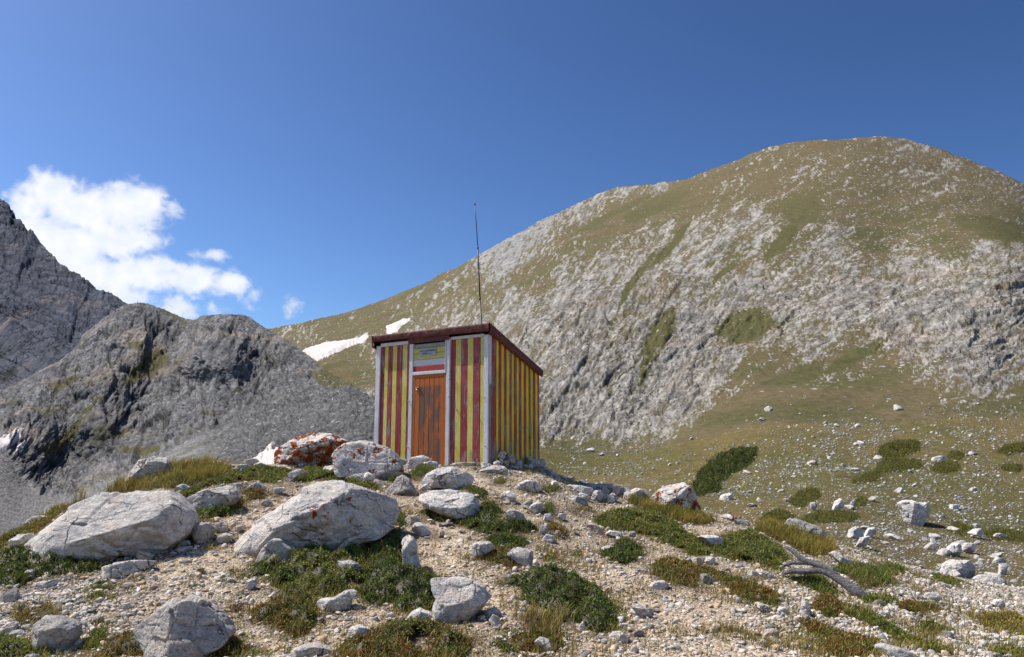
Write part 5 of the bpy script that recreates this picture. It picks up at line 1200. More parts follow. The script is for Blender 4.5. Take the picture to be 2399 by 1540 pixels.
B('L', [(40,805),(70,748),(120,708),(200,698),(234,730),(185,785),(140,828),(60,830)], 'crumbling cream rock at the far left crest', 'rock_warm', thick=.8, cuts=10)
B('L', [(172,655),(190,608),(230,583),(300,576),(345,590),(290,618),(220,650)], 'pale domed rock on the far left crest against the scree', 'rock_pale', thick=.8)
B('L', [(810,1200),(830,1175),(880,1170),(910,1195),(870,1210)], 'cream stone on the gravel above the cracked boulder', 'rock_warm', thick=.8)
B('L', [(905,1305),(940,1285),(1000,1270),(985,1300),(930,1318)], 'tan flat stone touching the upper edge of the cracked boulder', 'rock_tan', thick=.7)
# --- centre, smaller
B('C', [(773,888),(860,881),(912,903),(948,960),(943,1014),(900,1006),(850,955),(790,918)], 'slanting blue grey stone in the middle of the wide central mat', 'rock', thick=.7)
B('C', [(628,1184),(650,1150),(760,1133),(820,1093),(880,1086),(908,1105),(868,1152),(858,1205),(820,1238),(740,1248),(660,1222)], 'jagged white and grey rock at the lower edge of the wide central mat', 'rock', thick=.7, cuts=10, rough=1.5)
B('C', [(1198,1314),(1240,1278),(1280,1238),(1330,1213),(1400,1243),(1450,1288),(1474,1312),(1400,1328),(1250,1328)], 'white stone heaped against the broad low slab', 'rock_pale', thick=.7)
B('C', [(816,1445),(840,1390),(860,1338),(920,1328),(990,1348),(1014,1380),(960,1415),(900,1438)], 'white block at the upper left of the bottom centre mat', 'rock_pale', thick=.75, cuts=9)
B('C', [(395,1560),(470,1488),(540,1458),(620,1453),(700,1478),(775,1498),(790,1560)], 'low grey rock cut off by the bottom edge', 'rock', thick=.7, sub=4)
B('C', [(1231,604),(1260,580),(1310,573),(1355,627),(1300,636),(1250,626)], 'rounded tan stone right of the huge central boulder', 'rock_tan', thick=.8)
B('C', [(1278,672),(1300,628),(1340,626),(1392,670),(1434,712),(1390,720),(1320,706)], 'cracked pale rock on the path right of the huge central boulder', 'rock_pale', thick=.8)
B('C', [(1452,714),(1470,680),(1500,683),(1508,717),(1480,730)], 'small orange tan cobble on the path', 'rock_tan', thick=.9)
B('C', [(1666,824),(1700,768),(1750,750),(1812,758),(1850,800),(1782,835),(1742,876),(1700,866)], 'rounded pale stone beside the rust tipped mat', 'rock', thick=.8)
B('C', [(1926,838),(1985,783),(2040,798),(2098,813),(2108,860),(2093,936),(2050,940),(2000,895)], 'pointed flat grey slab standing on edge right of the rust tipped mat', 'rock', thick=.45, lip=(0, 0), cuts=4, rough=.5)
B('C', [(1912,584),(1930,543),(1980,533),(2032,558),(2064,612),(2052,632),(1960,618),(1920,606)], 'dark domed rock inside the dark curved mat', 'rock_grey', thick=.8)
B('C', [(1332,398),(1370,363),(1410,368),(1434,396),(1380,410)], 'flat white stone below the cream boulder', 'rock_pale', thick=.8)
B('C', [(1896,454),(1930,413),(1970,408),(1994,460),(1954,495),(1915,486)], 'white block below the pale domed rock', 'rock_pale', thick=.8, cuts=9)
B('C', [(2062,543),(2100,498),(2142,480),(2180,500),(2166,565),(2110,566)], 'white lump beside the green grass tuft right of the hut', 'rock_pale', thick=.8)
B('C', [(2030,500),(2060,475),(2100,478),(2085,505),(2050,512)], 'small oval stone left of the white lump', 'rock', thick=.8)
B('C', [(1801,1294),(1830,1248),(1870,1268),(1904,1328),(1850,1316)], 'pale pointed stone below the broad low slab', 'rock', thick=.8)
B('C', [(1756,1268),(1790,1218),(1850,1203),(1889,1240),(1874,1269),(1820,1266)], 'cream stone at the right tip of the broad low slab', 'rock_warm', thick=.8)
B('C', [(1105,1262),(1120,1240),(1160,1240),(1165,1258),(1130,1270)], 'small cream stone on bare soil below the deep green mat', 'rock_warm', thick=.8)
# --- right of the hut
B('M', [(982,453),(990,423),(1070,390),(1130,403),(1168,430),(1163,472),(1110,494),(1040,474)], 'white block next to the pointed lichen rock', 'rock_pale', thick=.8, cuts=9)
B('M', [(578,382),(620,368),(700,376),(780,393),(788,430),(760,454),(700,424),(620,408)], 'long cream slab resting on stones at the crest right of the hut', 'rock_warm', thick=.6, lip=(0, 0), cuts=9)
B('M', [(698,372),(720,352),(800,362),(968,368),(958,422),(930,452),(890,432),(860,412),(780,395)], 'shaded grey slab behind the long cream slab', 'rock_grey', thick=.6, lip=(0, 0), cuts=9)
B('M', [(752,468),(790,408),(830,403),(853,430),(823,478),(780,490)], 'grey upright stone under the long cream slab', 'rock', thick=.8)
B('M', [(838,402),(860,376),(890,388),(904,432),(872,446),(848,436)], 'narrow tan stone wedged behind the grey upright stone', 'rock_tan', thick=.8)
B('M', [(872,483),(880,438),(920,423),(948,450),(938,488),(900,493)], 'white stone at the right end of the slab group', 'rock_pale', thick=.8)
B('M', [(598,472),(640,440),(700,448),(752,480),(742,498),(640,493)], 'flat pale stone in front of the long cream slab', 'rock_pale', thick=.7)
B('M', [(663,442),(690,420),(740,438),(751,470),(700,464)], 'small white stone under the left end of the long cream slab', 'rock_pale', thick=.8)
B('M', [(472,374),(500,338),(530,348),(564,387),(520,394)], 'white stone at the right foot of the stone heap', 'rock_pale', thick=.8)
B('M', [(150,440),(180,410),(225,412),(240,455),(210,485),(165,475)], 'white angular stone left of the oval stone on the path', 'rock_pale', thick=.8)
B('M', [(728,645),(770,628),(820,648),(864,692),(830,705),(780,686),(740,690)], 'tan flat stone at the upper end of the long green mat', 'rock_tan', thick=.8)
B('M', [(858,704),(890,678),(960,688),(984,717),(940,733)], 'white flat stone right of the tan flat stone', 'rock_pale', thick=.7)
B('M', [(1015,718),(1025,685),(1060,682),(1072,712),(1050,725)], 'small grey stone in the shade of the long green mat', 'rock_grey', thick=.8)
B('M', [(1483,722),(1530,710),(1620,713),(1664,735),(1678,784),(1610,792),(1540,766)], 'flat white rock between the two green mats on the right slope', 'rock_pale', thick=.7)
B('M', [(833,802),(870,781),(930,788),(958,822),(900,844),(850,840)], 'grey stone in the left side of the round dark clump', 'rock', thick=.8)
B('M', [(1162,1058),(1190,1028),(1260,1020),(1298,1046),(1284,1080),(1200,1086)], 'pale oval rock at the left end of the long thin mat', 'rock', thick=.8)
B('M', [(1038,1192),(1080,1180),(1132,1198),(1184,1256),(1164,1280),(1100,1270),(1070,1244)], 'bluish flat stone alone in the middle of the path', 'rock', thick=.7)
B('M', [(882,1397),(910,1368),(970,1368),(1024,1410),(1034,1450),(960,1436),(900,1430)], 'cream rock at the lower right of the large domed clump', 'rock_warm', thick=.8)
B('M', [(382,1433),(420,1403),(470,1418),(504,1475),(494,1506),(430,1508),(400,1486)], 'rounded pale stone in the rust coloured mat', 'rock', thick=.85)
B('M', [(676,1335),(710,1293),(728,1330),(724,1374),(690,1370)], 'small white upright stone at the base of the large domed clump', 'rock_pale', thick=.8)
B('M', [(1926,1404),(1960,1353),(2012,1348),(2044,1385),(2034,1420),(1960,1426)], 'brown grey cobble on the gravel at lower right', 'rock_tan', thick=.9)
B('M', [(1941,1338),(1980,1316),(2044,1335),(2022,1364),(1970,1360)], 'blue grey cobble just behind the brown grey cobble', 'rock_grey', thick=.9)
B('M', [(1828,978),(1840,950),(1912,963),(1919,988),(1870,997)], 'bright white block at the top of the white scree', 'rock_pale', thick=.8, cuts=9)
B('M', [(1908,972),(1935,946),(1972,963),(1994,1000),(1972,1019),(1930,1006)], 'cream cobble touching the bright white block', 'rock_warm', thick=.8)
B('M', [(1892,1198),(1910,1170),(1972,1188),(2014,1227),(1982,1240),(1920,1221)], 'grey flat stone at the lower tip of the long thin mat', 'rock', thick=.7)
B('M', [(2033,1224),(2050,1198),(2102,1208),(2124,1242),(2082,1250)], 'white stone right of the grey flat stone', 'rock_pale', thick=.8)
B('M', [(1616,578),(1700,566),(1772,588),(1864,630),(1845,652),(1760,625),(1680,602)], 'flat white slab with a reddish edge behind the pointed lichen rock', 'rock_lichen_some', thick=.6)
B('M', [(408,694),(420,638),(460,638),(478,677),(440,716)], 'dark stone in the cluster beside the brownish mat', 'rock_grey', thick=.8)
B('M', [(423,748),(460,703),(512,713),(518,752),(460,766)], 'pale grey stone below the dark stone of the cluster', 'rock', thick=.8)
B('M', [(512,705),(525,678),(555,680),(560,705),(535,720)], 'smallest grey stone of the cluster', 'rock', thick=.8)
B('M', [(533,594),(545,563),(582,560),(594,592),(560,611)], 'bluish cobble on the path right of the white lump', 'rock', thick=.9)
B('M', [(438,604),(450,566),(492,563),(504,602),(460,621)], 'white block left of the bluish cobble', 'rock_pale', thick=.8, cuts=9)
B('M', [(1428,884),(1470,860),(1522,868),(1538,907),(1480,920)], 'tan block at the edge of the long green mat', 'rock_tan', thick=.8)
B('M', [(1535,890),(1555,850),(1600,862),(1610,900),(1570,915)], 'white stone beside the tan block', 'rock_pale', thick=.8)
B('M', [(1568,1354),(1600,1313),(1642,1318),(1664,1362),(1600,1380)], 'tan stone half sunk in the lower gravel', 'rock_tan', thick=.8)
# --- far right of the mound
B('R', [(546,632),(580,600),(640,603),(720,638),(792,658),(842,698),(865,765),(820,768),(740,735),(690,715),(640,685),(575,665)], 'long dark ribbed rock on the crest behind the ochre grass', 'rock_grey', thick=.6, cuts=8)
B('R', [(543,653),(560,610),(585,590),(598,620),(582,658)], 'small grey stone at the left end of the long ribbed rock', 'rock', thick=.8)
B('R', [(848,834),(890,818),(940,858),(1014,890),(1028,918),(960,923),(920,898)], 'grey rock lying behind the dead branch', 'rock', thick=.7)
B('R', [(1156,1464),(1220,1448),(1332,1478),(1424,1510),(1470,1560),(1210,1560)], 'long blue white slab at the bottom edge on the right', 'rock', thick=.6, rough=.6)
B('R', [(1486,1128),(1520,1103),(1582,1103),(1604,1136),(1562,1156),(1510,1146)], 'grey oval rock in the white scree', 'rock', thick=.8)
B('R', [(1956,1178),(1980,1148),(2022,1148),(2039,1187),(2012,1220),(1980,1206)], 'white block near the right edge of the scree', 'rock_pale', thick=.8)
B('R', [(1656,1280),(1680,1243),(1714,1265),(1704,1290)], 'small white stone in the middle of the scree', 'rock_pale', thick=.8)
B('R', [(658,1204),(663,1126),(692,1158),(728,1232),(722,1266),(680,1242)], 'sharp white stone standing on end left of the rust brown shrub', 'rock_pale', thick=.6)
B('R', [(636,1234),(690,1248),(748,1302),(720,1306)], 'tan flat stone below the sharp white stone', 'rock_tan', thick=.8)
B('R', [(847,1314),(865,1268),(898,1288),(909,1322),(870,1331)], 'tan upright stone below the rust brown shrub', 'rock_tan', thick=.8)
B('R', [(1156,1254),(1200,1226),(1264,1248),(1254,1279),(1190,1271)], 'dark flat stone among the scree bands', 'rock_grey', thick=.8)
B('R', [(1556,1048),(1610,1028),(1664,1053),(1644,1070)], 'thin white slab in front of the twin rock', 'rock_pale', thick=.8)
B('R', [(1840,1545),(1900,1505),(2000,1510),(2040,1560),(1860,1560)], 'low grey rock at the bottom right corner', 'rock', thick=.7)
# --- stones heaped against the right wall of the hut
heap = [(740,290,165,170),(890,380,210,230),(640,450,140,120),(720,410,80,120),(810,450,130,140),(950,530,230,110),(1060,450,120,180),(1190,500,120,110),(1250,360,120,100),(1330,450,240,170),(1470,450,180,180),(1100,570,85,65),(1000,660,270,180),(1180,690,130,130),(1240,600,110,90),(1280,520,90,110),(1440,580,190,120),(1440,700,230,130),(1650,660,230,210),(1620,745,130,100),(1740,720,170,140),(1850,785,190,110),(1960,815,150,70),(1270,660,70,150),(1560,570,130,130),(505,480,90,70),(400,450,140,70),(400,500,120,80),(1360,640,110,80),(1540,760,120,80)]
SPEC = {0: 'grey brown slab leaning on the hut wall at the top of the stone heap', 1: 'large smooth tan stone in the upper part of the heap beside the hut', 2: 'sunlit white stone at the left edge of the heap, by the hut corner', 12: 'broad pale stone at the bottom left of the heap beside the hut', 18: 'biggest shaded stone at the right side of the heap beside the hut'}
for i, (cx_, cy_s, w_, h_) in enumerate(heap):
    dx_ = (1450 + cx_ * .16673) * .7476; dy_ = (1380 + cy_s * .16673) * .7476
    aa = float(ray(min(dx_, 1262), 1080)[0]); sv = (aa * RCy - RCx) / (vx - aa * vy)
    dep = RCy + vy * max(sv, 0) - .22 - max(0, cy_s - 300) / 500 * .55 - (.25 if dx_ < 1148 else 0)
    mt_n = 'rock_tan' if i in (1, 4) else ('rock_pale' if i in (2, 25, 26, 27) else ('rock' if i % 3 else 'rock_warm'))
    boulder(blob(dx_, dy_, w_ * .1246 * 1.12, h_ * .1246 * 1.18, 900 + i), SPEC.get(i, 'angular limestone piece in the loose heap against the right wall of the hut'), mt_n, thick=1.0, lip=(0, -.05), sub=3, cuts=9, depth=dep, name='heap_stone', cat='stone', group='stones heaped against the right wall of the hut', sink=.05)

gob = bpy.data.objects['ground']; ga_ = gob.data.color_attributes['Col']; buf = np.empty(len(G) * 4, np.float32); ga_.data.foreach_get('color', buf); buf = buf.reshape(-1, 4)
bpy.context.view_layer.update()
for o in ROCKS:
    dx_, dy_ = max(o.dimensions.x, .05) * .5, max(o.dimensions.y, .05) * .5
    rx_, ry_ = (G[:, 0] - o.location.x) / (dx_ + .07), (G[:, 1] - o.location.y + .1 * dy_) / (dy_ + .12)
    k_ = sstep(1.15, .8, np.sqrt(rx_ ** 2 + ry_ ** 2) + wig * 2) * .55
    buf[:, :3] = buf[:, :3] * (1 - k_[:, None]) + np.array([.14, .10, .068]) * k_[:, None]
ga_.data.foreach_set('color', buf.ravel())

# ------------------------------------------------------------------ loose stones on the mound: one object each
def lump_mesh(i, sub=3):
    r = np.random.default_rng(700 + i); v, f = ICO[sub]; v = v.copy()
    for _ in range(13):
        d = r.normal(size=3); d /= np.linalg.norm(d); k = r.uniform(.45, .82)
        v = v - np.outer(np.maximum(v @ d - k, 0) * .96, d)
    v = v * [1, r.uniform(.6, .95), r.uniform(.42, .72)]
    v = v / np.abs(v[:, :2]).max()
    v = v * (1 + .10 * fbm(v * 2.2 + i * 5, 4, i, .6)[:, None])
    return mesh_np('stone', v, f)
LUMPS = [lump_mesh(i) for i in range(14)]
MATSEQ = ['rock_pale', 'rock', 'rock_warm', 'rock_tan', 'rock_pale', 'rock', 'rock_grey', 'rock_tan']
LM = {}
def lump(i, mat):
    if (i, mat) not in LM:
        me = LUMPS[i].copy(); me.materials.append(M[mat]); LM[(i, mat)] = me
    return LM[(i, mat)]
rr_ = np.random.default_rng(77)
cnt = 0; tries = 0; PL = np.zeros((0, 2))
rock_xy = np.array([(o.location.x, o.location.y, max(o.dimensions.x, .1) * .5) for o in ROCKS]) if ROCKS else np.zeros((0, 3))
bpy.context.view_layer.update()
rock_xy = np.array([(o.location.x, o.location.y, max(o.dimensions.x, .1) * .5) for o in ROCKS])
proto_stone = None
while cnt < 190 and tries < 6000:
    tries += 1
    y_ = 7.0 * (15.0 / 7.0) ** rr_.random(); x_ = y_ * rr_.uniform(-.62, .62)
    wv = float(white_at(x_, y_))
    if rr_.random() > .35 + .65 * wv: continue
    if in_mats(np.array([[x_, y_]]))[0] and rr_.random() > .06: continue
    if (np.hypot(rock_xy[:, 0] - x_, rock_xy[:, 1] - y_) < rock_xy[:, 2] * .9).any(): continue
    if y_ > 13.9 and -3.4 < x_ < 1.2: continue
    if y_ > float(np.interp(x_ / y_, ca, cy_)) - .1: continue
    s_ = min(.034 + .022 * rr_.pareto(2.6), .10)
    mk = MATSEQ[rr_.integers(0, 8)] if rr_.random() > wv * .6 else 'rock_pale'
    me = lump(int(rr_.integers(0, 14)), mk)
    if proto_stone is None: o = bpy.data.objects.new('loose_stone', me); proto_stone = o
    else: o = proto_stone.copy(); o.data = me
    COL.objects.link(o)
    o.location = (x_, y_, float(H(x_, y_)) + s_ * .18); o.scale = (s_,) * 3
    o.rotation_euler = (rr_.normal(0, .25), rr_.normal(0, .25), rr_.uniform(0, 6.28))
    tag(o, 'small loose limestone piece lying on the gravel of the mound', 'stone', 'small loose stones on the gravel')
    cnt += 1

# small rubble at the foot of the hut and along the crest beside it
r5 = np.random.default_rng(55); proto_q = None
for i in range(70):
    if i < 26:
        u_r = r5.uniform(-2.75, .1); off_ = abs(r5.normal(.0, .22)) + .10
        x_, y_ = RCx - ux * u_r - vx * off_, RCy - uy * u_r - vy * off_
        if -1.60 < u_r < -.95: continue
    else:
        pz = ground_at([r5.uniform(1270, 1530)], [1140])[0]; a_ = float(ray(r5.uniform(1268, 1530), 1130)[0])
        y_ = float(np.interp(a_, ca, cy_)) - abs(r5.normal(0, .5)); x_ = a_ * y_
    s_ = min(.045 + .035 * r5.pareto(2.2), .15)
    me = lump(int(r5.integers(0, 14)), ['rock_pale', 'rock_warm', 'rock_pale', 'rock', 'rock_tan'][int(r5.integers(0, 5))])
    if proto_q is None: o = bpy.data.objects.new('rubble_stone', me); proto_q = o
    else: o = proto_q.copy(); o.data = me
    COL.objects.link(o); o.location = (x_, y_, float(H(x_, y_)) + s_ * .25); o.scale = (s_,) * 3
    o.rotation_euler = (r5.normal(0, .4), r5.normal(0, .4), r5.uniform(0, 6.28))
    tag(o, 'small angular rubble piece by the foot of the striped hut', 'stone', 'rubble pieces round the foot of the hut')

# ------------------------------------------------------------------ rocks on the meadow of the right-hand hill
W_ = dict(surf=HR, name='meadow_rock', cat='rock', sink=.3)
B('R', [(1326,492),(1360,476),(1400,473),(1450,498),(1502,486),(1534,530),(1564,540),(1520,574),(1470,576),(1440,606),(1380,612),(1350,555)], 'big upright cream boulder alone on the meadow', 'rock_warm', thick=.8, cuts=9, sub=5, **W_)
B('R', [(1611,964),(1640,908),(1700,876),(1735,895),(1782,880),(1822,928),(1840,985),(1770,992),(1700,968)], 'twin humped grey rock at the foot of the meadow', 'rock', thick=.8, sub=5, **W_)
B('R', [(1641,818),(1670,778),(1720,760),(1748,800),(1714,845),(1670,840)], 'pale peaked rock above the twin humped rock', 'rock_pale', thick=.8, **W_)
B('R', [(1756,804),(1770,763),(1820,763),(1854,785),(1804,819)], 'low pale rock right of the pale peaked rock', 'rock_pale', thick=.8, **W_)
B('R', [(1836,1014),(1880,983),(1960,983),(2034,1010),(2054,1054),(1960,1046),(1880,1036)], 'long low pale rock at the edge of the white scree', 'rock', thick=.8, **W_)
B('R', [(1961,899),(1990,856),(2042,878),(2034,909),(1990,917)], 'rounded pale rock near the right edge of the meadow', 'rock', thick=.8, **W_)
B('R', [(1996,964),(2010,908),(2052,903),(2059,948),(2020,975)], 'pale upright rock just below the rounded pale rock', 'rock_warm', thick=.8, **W_)
B('R', [(966,729),(985,678),(1030,646),(1079,675),(1074,719),(1010,715)], 'grey angular rock on the meadow behind the ribbed rock', 'rock', thick=.8, **W_)
B('R', [(1081,709),(1110,668),(1162,653),(1169,687),(1110,715)], 'tilted pale rock right of the grey angular rock', 'rock_pale', thick=.7, **W_)
B('R', [(1031,774),(1060,728),(1122,713),(1104,758),(1050,785)], 'layered grey rock below the tilted pale rock', 'rock', thick=.7, **W_)
B('R', [(1791,694),(1840,668),(1892,666),(1914,697),(1850,705)], 'flat white rock under the right end of the dark bushes', 'rock_pale', thick=.8, **W_)
B('R', [(1781,414),(1820,386),(1852,393),(1844,424),(1800,425)], 'grey notched rock in the upper right meadow', 'rock_grey', thick=.8, **W_)
B('R', [(686,250),(700,215),(740,200),(775,215),(765,240),(720,255)], 'tan boulder in the cluster of rocks above the dwarf pine', 'rock_tan', thick=.8, **W_)
B('R', [(90,485),(110,440),(170,420),(188,440),(150,475),(110,492)], 'white slab below the right end of the dark dwarf pine', 'rock_pale', thick=.7, **W_)
B('R', [(1390,332),(1400,310),(1440,306),(1448,328),(1420,338)], 'bright white rock beside the low green bushes', 'rock_pale', thick=.8, **W_)
B('R', [(720,522),(718,490),(745,483),(768,508),(745,525)], 'pale roundish rock above the wide bush', 'rock', thick=.8, **W_)
B('R', [(866,528),(885,485),(920,462),(958,485),(950,510),(900,530)], 'white jagged rock on the meadow left of the cream boulder', 'rock_pale', thick=.8, **W_)
B('R', [(985,500),(1000,480),(1028,475),(1025,503)], 'small dark block right of the white jagged rock', 'rock_grey', thick=.8, **W_)
B('R', [(1535,215),(1560,180),(1620,168),(1655,190),(1640,215),(1580,225)], 'grey ragged outcrop on the meadow beside a small bush', 'rock', thick=.8, cuts=10, **W_)
B('R', [(1665,525),(1680,502),(1720,500),(1728,528),(1690,540)], 'rounded white rock right of the cream boulder', 'rock_pale', thick=.8, **W_)
B('R', [(2120,440),(2140,415),(2180,415),(2190,450),(2140,448)], 'white rock cut by the right edge of the picture', 'rock_pale', thick=.8, **W_)
ny_g, nx_g = HR.PX.shape
def meadow_w(x, y):
    w0 = (.12 * sstep(880, 1000, y) + .88 * sstep(960, 1200, y + (x - 1700) * .06)) * (.45 + .55 * sstep(1500, 2000, x)) + .9 * sstep(1285, 1330, x) * sstep(1640, 1480, x) * sstep(1015, 1075, y)
    # drawn-out rubble below the slabs
    for (cx_, cy_s, rx, ry, k) in ((2000, 1040, 90, 45, 1.6), (1870, 1100, 110, 40, 1.4), (2200, 1290, 260, 80, 1.0), (2300, 1000, 120, 40, .8), (2150, 1160, 200, 60, .6), (1750, 1160, 90, 30, 1.3)):
        w0 = w0 + k * np.exp(-((x - cx_) / rx) ** 2 - ((y - cy_s) / ry) ** 2)
    return w0
r3 = np.random.default_rng(31)
def meadow_points(n):
    x = r3.uniform(1285, 2399, n * 12); y = r3.uniform(880, 1400, n * 12)
    bd = np.interp(x, crest[:, 0], crest[:, 1])
    k = (r3.random(n * 12) < .5 * meadow_w(x, y)) & (y < bd + 4) & (fbm(np.stack([x / 40, y / 22, 0 * x], -1), 3, 55) + r3.random(n * 12) > .35)
    x, y = x[k][:n], y[k][:n]
    return x, y, HR.at(x, y)
x_, y_, Pm = meadow_points(277)
proto_r = None
for i in range(len(x_)):
    p_ = Pm[i]; s_ = p_[1] / F * min(3.4 + 4.0 * r3.pareto(2.1), 17) * (.65 + .6 * sstep(1100, 1330, y_[i]))
    me = lump(int(r3.integers(0, 14)), ['rock_pale', 'rock', 'rock_pale', 'rock_warm', 'rock'][int(r3.integers(0, 5))])
    if proto_r is None: o = bpy.data.objects.new('meadow_rock', me); proto_r = o
    else: o = proto_r.copy(); o.data = me
    COL.objects.link(o)
    o.location = tuple(p_ + np.array([0, 0, s_ * .2])); o.scale = (s_, s_, s_ * r3.uniform(.7, 1.15))
    o.rotation_euler = (r3.normal(.0, .25), r3.normal(.0, .3), r3.uniform(0, 6.28))
    tag(o, 'small pale rock scattered on the grassy meadow right of the hut', 'rock', 'small pale rocks scattered over the meadow')
x_, y_, Pm = meadow_points(24000)
siz_ = Pm[:, 1] / F * np.minimum(.7 + .95 * r3.pareto(2.3, len(Pm)), 4.5)
me = scatter_mesh('meadow_rubble', Pm, siz_, np.array([(.50,.47,.43),(.40,.385,.36),(.56,.525,.475),(.27,.265,.26)])[r3.integers(0, 4, len(Pm))], 1, 9)
tag(obj('meadow_rubble', me, M['gravel']), 'countless tiny white stones strewn over the meadow', 'rubble', kind='stuff')

# ------------------------------------------------------------------ dead branch
def bp(cx_, cy_s, lift, dpt=None):
    X_ = (2440 + cx_ * .1299) * .7476; Y_ = (1690 + cy_s * .1299) * .7476
    a, s = ray(X_, Y_); return np.array([float(a) * dpt, dpt, float(s) * dpt])
t = NT('bleached_wood'); oc = t.coord('Object')
st = t.noise(t.mapping(oc, scale=(1.0, 6, 7), rot=(0, .55, 0)), 9, 8, .7, .4)
c = t.ramp(st, [(.32, (.035, .032, .03)), (.46, (.15, .14, .135)), (.6, (.27, .26, .245)), (.75, (.38, .36, .33))])
n = t.noise(oc, 3, 5, .6); c = t.mix(t.mrange(n, .58, .68, 0, .8), c, (.10, .055, .035))
t.bsdf(c, .85, t.bump(st, 1, .02), .2); M['wood'] = t.m
yb0 = ground_at([(2440 + 2060 * .1299) * .7476], [(1690 + 1420 * .1299) * .7476])[0][1]
def dep_of(cx_): return yb0 + (2060 - cx_) / 1900 * .55
def pl(pts): return np.array([bp(x, y, 0, dep_of(x)) for x, y, r in pts]), [r * .1299 * .7476 / F * yb0 for x, y, r in pts]
def dense(p, r, n=40):
    t0 = np.linspace(0, 1, len(p)); t1 = np.linspace(0, 1, n)
    P_ = np.stack([np.interp(t1, t0, p[:, i]) for i in range(3)], -1); R_ = np.interp(t1, t0, r)
    k = np.array([.25, .5, .25])
    for _ in range(3):
        Q = P_.copy(); Q[1:-1] = P_[:-2] * .25 + P_[1:-1] * .5 + P_[2:] * .25; P_ = Q
    return P_, R_
parts = []
for pts, nz in (([(2180,1480,60),(2050,1380,95),(1900,1270,118),(1720,1150,108),(1560,1030,98),(1400,930,92),(1250,830,88),(1100,760,84),(950,745,80),(800,760,74),(640,785,70),(480,770,76),(330,760,72),(210,790,55),(130,835,25)], .13), ([(1500,1000,60),(1380,850,64),(1230,740,70),(1050,660,72),(880,590,72),(720,545,70),(600,500,64),(500,430,60),(400,340,50),(300,260,42),(210,205,34),(160,180,18)], .14), ([(760,590,40),(640,575,48),(500,565,56),(360,560,46),(220,605,40),(130,640,34),(60,690,14)], .16), ([(1330,730,40),(1180,690,46),(1060,660,30)], .2)):
    p_, r_ = pl(pts); p_, r_ = dense(p_, r_); parts.append(tube(p_, r_, 16, nz, len(parts)))
Vb, Fb = merge(parts); org = Vb.mean(0)
tag(obj('dead_branch', mesh_np('dead_branch', Vb - org, Fb), M['wood'], None, tuple(org)), 'bleached grey dead branch with a forked end lying on the right slope', 'dead branch')
# fallen stick in the grass
p0 = ground_at([K('R', [(385, 785)])[0][0]], [K('R', [(385, 785)])[0][1]])[0]; p1 = ground_at([K('R', [(520, 840)])[0][0]], [K('R', [(520, 840)])[0][1]])[0]
p_, r_ = dense(np.array([p0 + [0, 0, .05], (p0 + p1) / 2 + [0, 0, .07], p1 + [0, 0, .03]]), [.028, .024, .008], 16)
v, f, tr_ = tube(p_, r_, 10, .2, 5); org = v.mean(0)
tag(obj('stick', mesh_np('stick', v - org, [f, tr_]), M['wood'], None, tuple(org)), 'short weathered stick in the green mat left of the dead branch', 'stick')
# ------------------------------------------------------------------ plants on the mound
TONES = {
 'dark':  [(.030,.052,.012,5),(.050,.078,.018,5),(.075,.100,.025,3),(.10,.11,.035,1),(.09,.055,.025,1)],
 'green': [(.050,.078,.018,4),(.080,.108,.026,5),(.115,.130,.036,4),(.15,.14,.05,2),(.11,.065,.03,1)],
 'ochre': [(.07,.09,.024,3),(.12,.115,.034,4),(.17,.14,.045,3),(.19,.12,.04,2),(.13,.07,.03,1)],
 'rust':  [(.050,.070,.018,4),(.085,.098,.026,4),(.13,.10,.035,3),(.15,.075,.03,3),(.10,.045,.022,2)],
 'brown': [(.055,.065,.018,3),(.10,.09,.03,3),(.14,.09,.04,3),(.13,.06,.03,3)],
 'dead':  [(.11,.075,.05,4),(.16,.11,.07,3),(.08,.055,.04,2),(.2,.15,.1,1)],
 'dry':   [(.24,.19,.08,4),(.30,.25,.13,3),(.15,.14,.05,4),(.20,.13,.05,2)],
}
def tone_cols(tone, n, r, patch):
    T = np.array(TONES[tone]); w_ = T[:, 3] / T[:, 3].sum()
    cdf = np.cumsum(w_); u = np.clip(.62 * r.random(n) + .38 * np.clip(.5 + 1.2 * patch, 0, 1), 0, .999)
    return T[np.searchsorted(cdf, u).clip(0, len(T) - 1), :3] * (1.75 if tone not in ('dry', 'dead') else 1.3) * np.array([1.30, 1.16, .78]) * r.uniform(.75, 1.3, (n, 1))
def leaves(P_, N_, L, Wd, cols, r, up=.55):
    """small bent two-faced leaves growing from P_ along a direction between N_ and random"""
    n = len(P_)
    D_ = N_ * up + r.normal(0, .55, (n, 3)); D_ /= np.linalg.norm(D_, axis=1, keepdims=True)
    S_ = np.cross(D_, r.normal(size=(n, 3))); S_ /= np.linalg.norm(S_, axis=1, keepdims=True) + 1e-9
    Q_ = np.cross(S_, D_)
    L = L[:, None]; Wd = Wd[:, None]
    V_ = np.stack([P_, P_ + D_ * L * .5 + S_ * Wd + Q_ * L * .12, P_ + D_ * L, P_ + D_ * L * .5 - S_ * Wd + Q_ * L * .12], 1).reshape(-1, 3)
    f = np.arange(n * 4).reshape(n, 4)
    return V_, f, np.repeat(cols, 4, 0)
